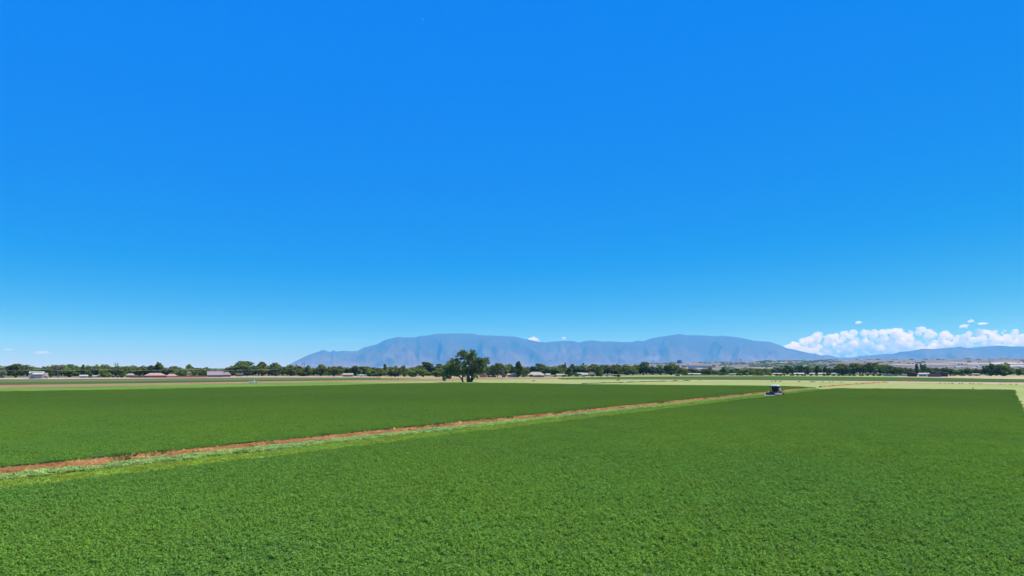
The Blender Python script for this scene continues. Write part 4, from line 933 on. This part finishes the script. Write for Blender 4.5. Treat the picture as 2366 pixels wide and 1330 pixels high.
# ------------------------------------------------------------------ poles, pylon, tank
def h_frame(label, x0, x1, top, base, Y=None, arm=.35, name='power_pole'):
    g = ground((x0 + x1) / 2, base) if Y is None else at((x0 + x1) / 2, 850, Y); Y = g.y; w_ = (x1 - x0) / F * Y / 2; H = at(x0, top, Y).z
    e = empty(name, (g.x, Y, 0), -math.atan2(g.x, Y)); tag(e, label, 'pylon')
    for s in (-1, 1): MB().tube([(s * w_, 0, -.2), (s * w_, 0, H)], [.30, .2], 8).build('pole', M_bark, e)
    MB().box(-w_ * 2.2, -.18, H * .86, w_ * 2.2, .18, H * .86 + .4).build('crossarm', M_bark, e)
    for s in (-2, 0, 2): MB().tube([(s * w_, 0, H * .86), (s * w_, 0, H * .86 - 1.2)], [.09, .12], 6).build('insulator', M_frame, e)
    return e
h_frame('pair of tall wooden power poles with one crossarm above the left trees', 264.5, 269.5, 836.4, 871.6)
h_frame('distant twin-poled pylon standing before the left foot of the mountains', 698, 703, 837, 868, Y=1150)
p = at(685.5, 850, 1300.0)
e = empty('water_tank', (p.x, 1300, 0)); tag(e, 'small white water tank with reddish top poking over the trees', 'tank')
zt, zb = at(685, 841.2, 1300).z, at(685, 845.5, 1300).z
MB().tube([(0, 0, zb), (0, 0, zb + .5), (0, 0, zt - .6), (0, 0, zt)], [1.2, 2.3, 2.4, 2.3], 14).build('tank', ROOF['white'], e, smooth=False)
MB().tube([(0, 0, zt), (0, 0, zt + .6), (0, 0, zt + 1.0)], [2.45, 1.6, .3], 14).build('lid', ROOF['red'], e)
for a in range(4): MB().tube([(2 * math.cos(a * 1.57 + .78), 2 * math.sin(a * 1.57 + .78), -.2), (1.6 * math.cos(a * 1.57 + .78), 1.6 * math.sin(a * 1.57 + .78), zb + .2)], [.2, .2], 6).build('leg', WALL['grey'], e)
# the power line along the left road: slim poles and one pale wire
pl = empty('power_line', (0, 0, 0)); tag(pl, 'slim power line with pale wire along the left treeline', 'power line')
pp = [ground(q, b_) for q, b_ in ((-60, 874.6), (92, 873.4), (230, 872.4), (420, 871), (640, 869.2))]; W_ = []
for a_ in pp: MB().tube([a_ - Vector((0, 0, .2)), a_ + Vector((0, 0, 9.0))], [.16, .11], 6).build('pole', M_barkp, pl)
for a_, c_ in zip(pp, pp[1:]):
    for i in range(9): t = i / 8; W_.append(a_.lerp(c_, t) + Vector((0, 0, 8.7 - 1.2 * (1 - (2 * t - 1) ** 2))))
MB().tube(W_, [.05] * len(W_), 5).build('wire', M_wire, pl)
for k, xx in enumerate((2247.6, 2250.6)):
    g = ground(xx, 902); o = MB().tube([(0, 0, -.1), (0, 0, 1.45 - k * .3), (0, 0, 1.55 - k * .3)], [.12, .1, .04], 7).build('fence_post', M_bark); o.location = g
    tag(o, ('taller' if k == 0 else 'shorter') + ' of two posts at the far edge of the near crop', 'post')

# ------------------------------------------------------------------ vehicles
M_white = plain('white_vehicle_paint', (0.72, 0.72, 0.71), 0.35, 0.03, spec=0.5, coat=0.3)
M_tyre = plain('tyre_rubber', (0.025, 0.025, 0.025), 0.9, 0.2)
M_rim = plain('wheel_rim', (0.45, 0.45, 0.44), 0.4, 0.1, metal=0.6)
M_black = plain('black_metal', (0.02, 0.02, 0.022), 0.5, 0.2)
M_cloth = plain('dusty_black_curtain', (0.035, 0.033, 0.03), 0.9, 0.3)
M_redp = plain('red_paint', (0.38, 0.05, 0.05), 0.4, 0.1, coat=0.3)
M_pinkp = plain('faded_red_paint', (0.55, 0.30, 0.32), 0.5, 0.1)
M_lamp = plain('lamp_lens', (0.75, 0.75, 0.7), 0.15, 0.03, spec=0.8)
M_greyp = plain('grey_machine_paint', (0.36, 0.35, 0.34), 0.45, 0.1)
M_seat = plain('seat_cloth', (0.05, 0.05, 0.055), 0.9, 0.15)
def wheel(parent, x, y, r, w_, name='wheel'):
    t = MB().lathe_x([(-w_ / 2, r * .62), (-w_ / 2, r * .93), (-w_ * .36, r), (w_ * .36, r), (w_ / 2, r * .93), (w_ / 2, r * .62)], x, y, r, 22)
    wl = empty(name, (0, 0, 0)); wl.parent = parent
    t.build('tyre', M_tyre, wl); MB().lathe_x([(-w_ * .40, r * .55), (-w_ * .3, r * .60), (w_ * .3, r * .60), (w_ * .40, r * .55)], x, y, r, 16).build('rim', M_rim, wl)
def pickup(label, px, py, rot=None):
    """pickup truck, nose along -x"""
    g = ground(px, py); b = math.atan2(g.x, g.y)
    e = empty('pickup_truck', g, -b if rot is None else rot); tag(e, label, 'pickup truck')
    w_ = .95
    bd = MB()
    bd.prism([(-w_, .45), (w_, .45), (w_, 1.0), (w_ * .96, 1.12), (-w_ * .96, 1.12), (-w_, 1.0)], -2.75, -.95)   # bonnet
    bd.box(-.95, -w_, .42, 1.02, w_, 1.05)                                                        # sills under the cab
    bd.box(1.02, -w_, .48, 2.75, w_, 1.13)                                                       # bed sides
    bd.build('body', M_white, e, bevel=.07)
    MB().box(1.12, -w_ + .1, 1.08, 2.65, w_ - .1, 1.14).build('bed_floor', M_black, e)
    MB().add([(-1.0, -w_ + .03, 1.05), (1.1, -w_ + .03, 1.05), (1.1, w_ - .03, 1.05), (-1.0, w_ - .03, 1.05), (-.25, -w_ + .17, 1.80), (.95, -w_ + .17, 1.80), (.95, w_ - .17, 1.80), (-.25, w_ - .17, 1.80)],
             [(3, 2, 1, 0), (4, 5, 6, 7), (0, 1, 5, 4), (1, 2, 6, 5), (2, 3, 7, 6), (3, 0, 4, 7)]).build('cab', M_white, e, bevel=.05)
    for s in (-1, 1):
        MB().add([(-.62, s * (w_ - .055), 1.16), (.30, s * (w_ - .055), 1.16), (.30, s * (w_ - .15), 1.70), (-.20, s * (w_ - .15), 1.70), (-.62, s * (w_ - .015), 1.16), (.30, s * (w_ - .015), 1.16), (.30, s * (w_ - .11), 1.70), (-.20, s * (w_ - .11), 1.70)],
                 [(0, 1, 2, 3), (7, 6, 5, 4), (0, 4, 5, 1), (1, 5, 6, 2), (2, 6, 7, 3), (3, 7, 4, 0)]).build('side_window', M_glass, e)
        MB().box(-2.79, s * .72 - .17, .78, -2.72, s * .72 + .17, .98).build('headlight', M_lamp, e)
        MB().box(-.80, s * 1.02 - .09, 1.14, -.62, s * 1.02 + .09, 1.32).build('mirror', M_black, e)
    MB().add([(-1.01, -w_ + .14, 1.10), (-1.01, w_ - .14, 1.10), (-.30, w_ - .25, 1.74), (-.30, -w_ + .25, 1.74), (-1.04, -w_ + .14, 1.12), (-1.04, w_ - .14, 1.12), (-.33, w_ - .25, 1.76), (-.33, -w_ + .25, 1.76)],
             [(3, 2, 1, 0), (4, 5, 6, 7), (0, 1, 5, 4), (1, 2, 6, 5), (2, 3, 7, 6), (3, 0, 4, 7)]).build('windscreen', M_glass, e)
    MB().add([(1.09, -w_ + .2, 1.2), (1.13, -w_ + .2, 1.2), (1.13, w_ - .2, 1.2), (1.09, w_ - .2, 1.2), (.97, -w_ + .25, 1.72), (1.01, -w_ + .25, 1.72), (1.01, w_ - .25, 1.72), (.97, w_ - .25, 1.72)],
             [(3, 2, 1, 0), (4, 5, 6, 7), (0, 1, 5, 4), (1, 2, 6, 5), (2, 3, 7, 6), (3, 0, 4, 7)]).build('rear_window', M_glass, e)
    MB().box(-2.9, -w_ + .03, .48, -2.74, w_ - .03, .70).build('bumper', M_rim, e); MB().box(2.74, -w_ + .03, .48, 2.88, w_ - .03, .66).build('bumper', M_rim, e)
    for y in (-.86, .86):
        for xx in (-1.75, 1.8):                                      # wheels turn about the y axis: build along x, then turn
            wl = empty('wheel', (xx, y, 0), math.pi / 2); wl.parent = e; r, q = .40, .26
            MB().lathe_x([(-q / 2, r * .62), (-q / 2, r * .93), (-q * .36, r), (q * .36, r), (q / 2, r * .93), (q / 2, r * .62)], 0, 0, r, 20).build('tyre', M_tyre, wl)
            MB().lathe_x([(-q * .52, r * .5), (-q * .4, r * .6), (q * .4, r * .6), (q * .52, r * .5)], 0, 0, r, 14).build('rim', M_rim, wl)
    return e
pickup('white pickup truck driving on the dirt track beyond the left crop', 585.5, 885.2)
def copy_tree(o, parent=None):
    c = o.copy(); COL.objects.link(c); c.parent = parent
    for ch in list(o.children): copy_tree(ch, c)
    return c
def car(label, px, py):
    g = ground(px, py); e = empty('parked_car', g, -math.atan2(g.x, g.y)); tag(e, label, 'car')
    MB().prism([(-.88, .35), (.88, .35), (.9, .7), (.84, .95), (-.84, .95), (-.9, .7)], -2.2, 2.2).build('body', M_white, e, bevel=.06)
    MB().box(-1.3, -.82, .9, 1.5, .82, 1.48, tx=.45, ty=.14).build('cabin', M_glass, e)
    MB().box(-.85, -.68, 1.46, 1.05, .68, 1.53).build('roof', M_white, e, bevel=.02)
    for y in (-.8, .8):
        for xx in (-1.4, 1.4):
            wl = empty('wheel', (xx, y, 0), math.pi / 2); wl.parent = e
            MB().lathe_x([(-.1, .2), (-.1, .3), (.1, .3), (.1, .2)], 0, 0, .31, 16).build('tyre', M_tyre, wl); MB().lathe_x([(-.11, .16), (.11, .16)], 0, 0, .31, 12).build('rim', M_rim, wl)
    return e
c0 = car('white car parked left of the grey metal barn', 55, 874.2)
for lab, px, py in (('white car parked under the trees just left of the farm sheds', 2074, 869.2), ('white car parked close by the dark open farm shed', 2088, 869.4), ('white car standing by the flat-roofed house under the pale cottonwood', 569, 870.4)):
    c = copy_tree(c0); g = ground(px, py); c.location = g; c.rotation_euler = (0, 0, -math.atan2(g.x, g.y)); c['label'] = lab
x, Y, rz, L, zf = frame_at(828, 842, 870.6)
e = empty('trailer', (x, Y, 0), rz); tag(e, 'white camping trailer parked at the edge of the trees', 'trailer')
MB().box(-L / 2, 0, .6, L / 2, 2.4, 2.9).build('body', M_white, e, bevel=.2)
for k in (-.28, .05, .3): window(e, k * L, 0, 1.5, .9, .7)
for k in (-.06, .1): MB().tube([(k * L, -.05, .35), (k * L, .25, .35)], [.35, .35], 14).build('wheel', M_tyre, e)

# the windrower cutting its swath towards the camera
g = ground(1791.5, 914.2)
hv = empty('windrower', (g.x, g.y, 0), rad(-35.6)); tag(hv, 'white-roofed hay windrower mowing the strip between the two crops', 'harvester')
hd = empty('header', (0, 0, 0)); hd.parent = hv                              # the cutting platform, front is -y
MB().prism([(-1.9, .18), (-.35, .25), (-.2, 1.15), (-.75, 1.22), (-1.0, .62), (-1.9, .30)], -3.0, 3.0).build('deck', M_black, hd, bevel=.03)
MB().prism([(-2.56, .16), (-2.2, .16), (-2.2, .38), (-2.52, .22)], -3.06, 3.06).build('lip', M_white, hd)
MB().prism([(-2.25, .36), (-1.95, .36), (-1.0, 1.02), (-1.18, 1.10), (-2.3, .62)], -2.55, .35).build('curtain', M_cloth, hd)
MB().prism([(-2.3, .36), (-1.95, .36), (-1.0, 1.02), (-1.18, 1.12), (-2.34, .66)], .40, 2.75).build('shield', M_cloth, hd)
MB().prism([(-2.40, .50), (-2.36, .68), (-2.0, .86), (-1.98, .76)], .40, 2.9).build('stripe', M_pinkp, hd)
MB().prism([(-2.0, .80), (-1.96, .94), (-1.5, 1.06), (-1.48, .96)], .6, 2.9).build('top_stripe', M_greyp, hd)
for s in (-1, 1):
    MB().prism([(-2.5, .14), (-.4, .2), (-.4, 1.05), (-1.1, 1.15), (-2.5, .52)], s * 3.12 - .07, s * 3.12 + .07).build('end_shield', M_greyp if s < 0 else M_black, hd, bevel=.03)
reel = empty('reel', (0, 0, 0)); reel.parent = hd
MB().tube([(-2.9, -1.5, .80), (2.9, -1.5, .80)], [.30, .30], 10).build('reel_drum', M_black, reel)
MB().box(-1.25, -.5, .75, 1.25, 4.6, 1.15).build('chassis', M_black, hv, bevel=.04)
for s in (-1, 1):
    MB().box(s * 1.0 - .1, -1.0, .7, s * 1.0 + .1, -.3, 1.0).build('lift_arm', M_black, hv)
    wheel(hv, s * 1.62, .55, .82, .55, 'front_wheel'); wheel(hv, s * 1.35, 4.1, .5, .34, 'rear_wheel')
    MB().box(s * 1.3 - .12, .3, .75, s * 1.3 + .12, .85, 1.0).build('wheel_mount', M_greyp, hv)
cb = empty('cab', (0, 0, 0)); cb.parent = hv
MB().box(-.95, -.35, 1.15, .95, 1.45, 1.42).build('cab_floor', M_greyp, cb, bevel=.03)
for s in (-1, 1):                                                          # corner posts, wider at the top
    MB().tube([(s * .88, -.30, 1.4), (s * 1.12, -.52, 3.5)], [.06, .06], 6).build('post', M_black, cb); MB().tube([(s * .9, 1.4, 1.4), (s * 1.08, 1.45, 3.5)], [.08, .07], 6).build('post', M_greyp, cb)
    MB().add([(s * .90, -.26, 1.42), (s * .90, 1.36, 1.42), (s * 1.08, 1.40, 3.48), (s * 1.12, -.46, 3.48), (s * .86, -.26, 1.42), (s * .86, 1.36, 1.42), (s * 1.04, 1.40, 3.48), (s * 1.08, -.46, 3.48)],
             [(0, 1, 2, 3), (7, 6, 5, 4), (0, 4, 5, 1), (1, 5, 6, 2), (2, 6, 7, 3), (3, 7, 4, 0)]).build('side_window', M_glass, cb)
MB().add([(-.84, -.30, 1.42), (.84, -.30, 1.42), (1.06, -.52, 3.48), (-1.06, -.52, 3.48), (-.84, -.26, 1.42), (.84, -.26, 1.42), (1.06, -.48, 3.48), (-1.06, -.48, 3.48)],
         [(0, 1, 2, 3), (7, 6, 5, 4), (0, 4, 5, 1), (1, 5, 6, 2), (2, 6, 7, 3), (3, 7, 4, 0)]).build('windscreen', M_glass, cb)
MB().box(-.9, 1.36, 1.42, .9, 1.42, 3.46).build('rear_wall', M_greyp, cb)
MB().box(-.28, .55, 1.5, .28, 1.0, 2.0).box(-.28, .95, 2.0, .28, 1.1, 2.7).build('seat', M_seat, cb)
rf = MB().box(-1.34, -.85, 3.48, 1.34, 1.65, 3.72, tx=.03, ty=.03).box(-1.28, -.78, 3.72, 1.28, 1.58, 3.93, tx=.34, ty=.3).build('roof', M_white, hv, bevel=.05)
for xx in (-1.0, -.6, .6, 1.0): MB().box(xx - .13, -.92, 3.52, xx + .13, -.84, 3.66).build('work_light', M_lamp, rf)
for s in (-1, 1):
    m = MB().box(s * 1.62 - .14, -.62, 2.9, s * 1.62 + .14, -.54, 3.35).build('mirror', M_black, hv); MB().tube([(s * 1.08, -.45, 3.3), (s * 1.6, -.58, 3.2)], [.025, .025], 5).build('bracket', M_black, m)
MB().box(-1.62, -.4, 1.95, -1.42, -.25, 2.3).build('side_lamp', M_black, hv)
MB().box(-1.05, 1.65, 1.15, 1.05, 4.5, 2.35, tx=.08, ty=.15).build('engine_hood', M_greyp, hv, bevel=.08)
MB().box(.55, 1.7, 2.3, 1.35, 2.6, 2.72).build('air_cleaner', M_white, hv, bevel=.06)
MB().box(1.06, 2.0, 1.3, 1.14, 4.0, 1.75).build('side_stripe', M_redp, hv)
MB().tube([(.85, 2.9, 2.3), (.85, 2.9, 3.0)], [.08, .08], 8).build('exhaust', M_black, hv)
MB().box(1.1, .2, .95, 1.85, 1.3, 1.05).box(1.75, .2, 1.05, 1.8, .25, 1.95).box(1.75, 1.25, 1.05, 1.8, 1.3, 1.95).box(1.75, .2, 1.92, 1.8, 1.3, 1.97).build('platform', M_greyp, hv)

# low shrubs in the yards, half hiding the houses
for xx in list(np.arange(1576, 2095, 12.5)) + list(np.arange(196, 330, 13)) + list(np.arange(1128, 1420, 17)) + list(np.arange(2196, 2262, 11)):
    by = clampi([(196, 872.4), (330, 871.6), (1128, 871), (1420, 869.4), (1576, 867.4), (2090, 868.6), (2262, 868)], xx)
    tree(xx + r2_.uniform(-5, 5), r2_.uniform(7, 15), by - r2_.uniform(3, 7), by, 'shrub', r2_.choice(['dark', 'mid', 'mid', 'light']), 'low yard shrub in front of the ' + ('houses left of the pinkish roofs' if xx < 400 else 'pale houses right of the cottonwood' if xx < 1500 else 'white roofs under the low treeline' if xx < 2100 else 'small tan house at right'), 'shrubs in the ' + ('left' if xx < 400 else 'middle' if xx < 1500 else 'right') + ' yards', name='bush', cat='bush')

# ------------------------------------------------------------------ far city on the mesa
def on_mesa(x, Y): p = at(x, 850, Y); return Vector((p.x, Y, mesa_h(x, Y)))
def far_box(name, label, x0, x1, top, base, Y, mat, cat, group=None, D=None):
    p = at((x0 + x1) / 2, base, Y); L = (x1 - x0) / F * Y; H = at(x0, top, Y).z - p.z; D = D or L * .6
    e = empty(name, p); tag(e, label, cat, group); MB().box(-L / 2, 0, -25, L / 2, D, H).build('wall', mat, e)
    return e, L, D, H
M_conc = plain('concrete', (0.30, 0.28, 0.27), 0.9, 0.1, .05); M_far = plain('far_white', (0.44, 0.41, 0.37), 0.8, 0.06, .05); M_fdark = plain('far_window_band', (0.10, 0.11, 0.13), 0.5, 0.1, .05)
e, L, D, H = far_box('tower_block', 'grey tower block standing alone on the mesa skyline', 1565.5, 1575, 832, 839.5, 5600, M_conc, 'building', D=18)
for k in range(6): MB().box(-L / 2 + 1.2, -.5, H * (.10 + .145 * k), L / 2 - 1.2, .1, H * (.10 + .145 * k) + 2.2).build('window_band', M_fdark, e)
MB().box(-6, 5, H, 5, 12, H + 3.5).build('roof_plant', M_conc, e)
for lab, x0, x1, dome in (('pale flat-topped hangar on the mesa skyline', 1762, 1785, 0), ('pale arched hangar right of the flat-topped one', 1790, 1808, 1)):
    p = at((x0 + x1) / 2, 836.4, 6500); L = (x1 - x0) / F * 6500; H = at(x0, 831.5, 6500).z - p.z
    e = empty('hangar', p); tag(e, lab, 'hangar'); MB().box(-L / 2, 0, -25, L / 2, 50, H * .55).build('wall', M_conc, e)
    n = 9; prof = [(-L / 2 * math.cos(math.pi * i / n), H * .5 + H * .5 * (math.sin(math.pi * i / n) ** (1 if dome else .35))) for i in range(n + 1)]
    vs = [(a, -2, b_) for a, b_ in prof] + [(a, 52, b_) for a, b_ in prof]; k = n + 1
    MB().add(vs, [tuple(range(k)), tuple(range(2 * k - 1, k - 1, -1))] + [(i, k + i, k + i + 1, i + 1) for i in range(n)]).build('roof', M_far, e)
p = at(1711.5, 836.8, 6600); H = at(1711, 829, 6600).z - p.z
e = empty('control_tower', p); tag(e, 'slim control tower on the mesa skyline', 'tower'); MB().tube([(0, 0, -20), (0, 0, H * .7)], [3.2, 3.0], 10).build('shaft', M_conc, e); MB().tube([(0, 0, H * .7), (0, 0, H * .78), (0, 0, H * .95), (0, 0, H)], [3.2, 5.2, 5.8, 3], 10).build('lookout', M_fdark, e)
for xx, tp, lab in ((1605.5, 818, 'thin radio mast right of the tower block'), (1677, 817, 'thin radio mast left of the control tower')):
    p = at(xx, 836, 6400); H = at(xx, tp, 6400).z - p.z; o = MB().tube([(0, 0, -20), (0, 0, H)], [1.0, .5], 4).build('radio_mast', M_conc); o.location = p; tag(o, lab, 'mast')
far_box('warehouse', 'long low white warehouse on the slope below the tower block', 1596, 1642, 844.6, 847.6, 3600, M_far, 'warehouse', D=60)[0]
r2 = random.Random(21)
gm_ = MB(); gm_.prism([(-5, -2), (5, -2), (5, 3.2), (0, 5.6), (-5, 3.2)], -8, 8); far_me = gm_.mesh('far_house', M_far); far_m2 = gm_.mesh('far_house', ROOF['tan'])
for k in range(100):
    if k < 60: xx, Y = r2.uniform(1575, 2010), r2.uniform(3200, 7000)
    elif k < 90: xx, Y = r2.uniform(2190, 2366), r2.uniform(3000, 4400)
    else: xx, Y = r2.uniform(1200, 1570), r2.uniform(5200, 7000)
    z = 'far houses on the hazy slope right of the tower block' if k < 60 else ('far houses on the bare slope at the right' if k < 90 else 'far houses on the low skyline left of the tower block')
    o = link('far_house', far_me if r2.random() < .6 else far_m2); o.location = on_mesa(xx, Y); o.rotation_euler = (0, 0, r2.uniform(-.6, .6)); s = r2.uniform(.7, 1.7); o.scale = (s, s, s * .8)
    tag(o, 'tiny pale house, one of many' + z[10:], 'house', z)
lobes = []
for k in range(1500):
    q = r2.random()
    if q < .62: xx, Y = r2.triangular(1560, 2020, 1850), r2.uniform(2900, 6600)
    elif q < .82: xx, Y = r2.uniform(1180, 1600), r2.uniform(4200, 7000)
    else: xx, Y = r2.uniform(2000, 2380), r2.uniform(3000, 6800)
    if noise.noise(Vector((xx * .012, Y * .0016, 2))) < (-.05 if q < .62 else .12): continue
    p = on_mesa(xx, Y); s = r2.uniform(4, 9); lobes.append((p.x, p.y, p.z + s * .3, s * r2.uniform(1, 2.6), s * .7))
tag(link('far_woods', blob_mesh(lobes, 'far_woods', LEAF['dark'], .3, 2)), kind='stuff')
for pts_, wd in (([(2236, 841.5), (2300, 841.0), (2400, 840.6)], 30), ([(2060, 843.5), (2130, 842.6), (2215, 841.8)], 16), ([(2180, 838.2), (2260, 839.3), (2330, 838.8)], 10), ([(2300, 846.5), (2400, 845.6)], 20)):
    V = []; n = 14
    for i in range(n + 1):
        xx = pts_[0][0] + (pts_[-1][0] - pts_[0][0]) * i / n; yy = interp(pts_, xx); lo, hi = MY0, MY1          # where the line of sight meets the slope
        for Y in np.arange(2700, 6800, 25):
            if at(xx, yy, Y).z <= mesa_h(xx, Y): break
        for d in (0, 1): q = on_mesa(xx, Y + d * wd * 6); V.append((q.x, q.y, q.z + 1.2))
    tag(link('far_road', np_mesh('far_road', V, [(2 * i, 2 * i + 2, 2 * i + 3, 2 * i + 1) for i in range(n)], M_far)), kind='structure')

# ------------------------------------------------------------------ banks, weeds, birds
def ridge(name, pts_, width, height, mat, seed=0, kind='structure'):
    a = [ground(*q) for q in pts_]; V = []; L = sum((b_ - c_).length for b_, c_ in zip(a, a[1:])); n = max(8, int(L / 1.2)); k = 7
    for i in range(n + 1):
        t = i / n * (len(a) - 1); j = min(int(t), len(a) - 2); p = a[j].lerp(a[j + 1], t - j); d = (a[j + 1] - a[j]).normalized(); nn = Vector((-d.y, d.x, 0))
        w_ = width * (.7 + .6 * noise.noise(Vector((i * .11, seed, 0)))) ; h_ = height * max(.1, .75 + noise.noise(Vector((i * .17, seed, 3))))
        for c_ in range(k):
            u_ = c_ / (k - 1) * 2 - 1; q = p + nn * u_ * w_; V.append((q.x, q.y, .02 + h_ * (1 - u_ * u_) * (.7 + .6 * abs(noise.noise(Vector((i * .5, c_ * .7, seed)))))))
    return tag(link(name, np_mesh(name, V, grid_faces(n + 1, k), mat)), kind=kind)
ridge('soil_bank', [(1895, 894.6), (1930, 891.4), (1990, 886.8), (2050, 883.2)], 1.3, .8, M_redsoil, 2)
ridge('grass_bank', [(1345, 886.4), (1450, 883.2), (1595, 879.3)], .9, .65, WALL['ditch'], 5)
ridge('soil_bank', [(2082, 880.6), (2128, 880.9)], 1.2, .8, M_redsoil, 7)
for xx in (1782, 1790, 1801, 1845, 1872, 1876, 1880, 1899, 1915, 1922, 1942, 2170, 2180, 2190, 2198, 2214, 2221, 2238, 2246, 2258, 2265, 2308, 2318, 2332, 2345):
    tree(xx, r2.uniform(3, 7), interp(L_tan_near, xx) - r2.uniform(1.2, 2.2), interp(L_tan_near, xx) + .4, 'shrub', r2.choice(['dark', 'mid']), 'low dark weed clump along the near side of the sandy lane', 'weeds along the sandy lane', name='weed_clump', cat='weed')
for xx, yy in ((1205, 881), (1300, 876.6), (1310, 876.8), (1402, 884.2), (1612, 879.6), (1618, 879), (905, 877.8), (920, 877.2), (1046, 880.2)):
    tree(xx, r2.uniform(2.5, 5), yy - r2.uniform(1.2, 2), yy, 'shrub', 'dark', 'small dark tuft on the pale mown ground beyond the crops', 'tufts on the mown ground', name='weed_clump', cat='weed')
tree(1233, 9, 878.2, 880.4, 'shrub', 'dark', 'flat dark bush alone on the mown ground right of the cottonwood', name='bush', cat='bush')
tree(1427.5, 11, 876.4, 878.4, 'shrub', 'dark', 'flat dark bush by the lane below the big grove', name='bush', cat='bush')
M_bird = plain('bird_feathers', (0.05, 0.05, 0.055), 0.9, 0.2); M_birdp = plain('pale_feathers', (0.75, 0.75, 0.75), 0.9, 0.05)
def bird(label, x, y, Y, mat, roll, span):
    e = empty('bird', at(x, y, Y)); e.rotation_euler = (rad(10), roll, .5); tag(e, label, 'bird'); s = span / 2
    MB().tube([(0, -.5 * s, 0), (0, -.3 * s, 0), (0, .1 * s, 0), (0, .45 * s, 0), (0, .7 * s, .01)], [.02 * s, .11 * s, .14 * s, .06 * s, .10 * s], 8).build('body', mat, e, smooth=True)
    for q in (-1, 1): MB().add([(q * .08 * s, -.2 * s, .05 * s), (q * .5 * s, -.28 * s, .2 * s), (q * s, .0, .12 * s), (q * .5 * s, .12 * s, .2 * s), (q * .08 * s, .2 * s, .05 * s), (q * .08 * s, 0, .0), (q * .5 * s, -.1 * s, .16 * s)], [(0, 1, 6, 5), (1, 2, 6), (2, 3, 6), (3, 4, 5, 6), (0, 5, 4, 3, 2, 1)]).build('wing', mat, e)
bird('dark bird gliding high at the right of the sky', 2261.5, 276.5, 140, M_bird, -.5, .75)
bird('pale bird near the top of the sky', 976, 44, 150, M_birdp, .4, .6)
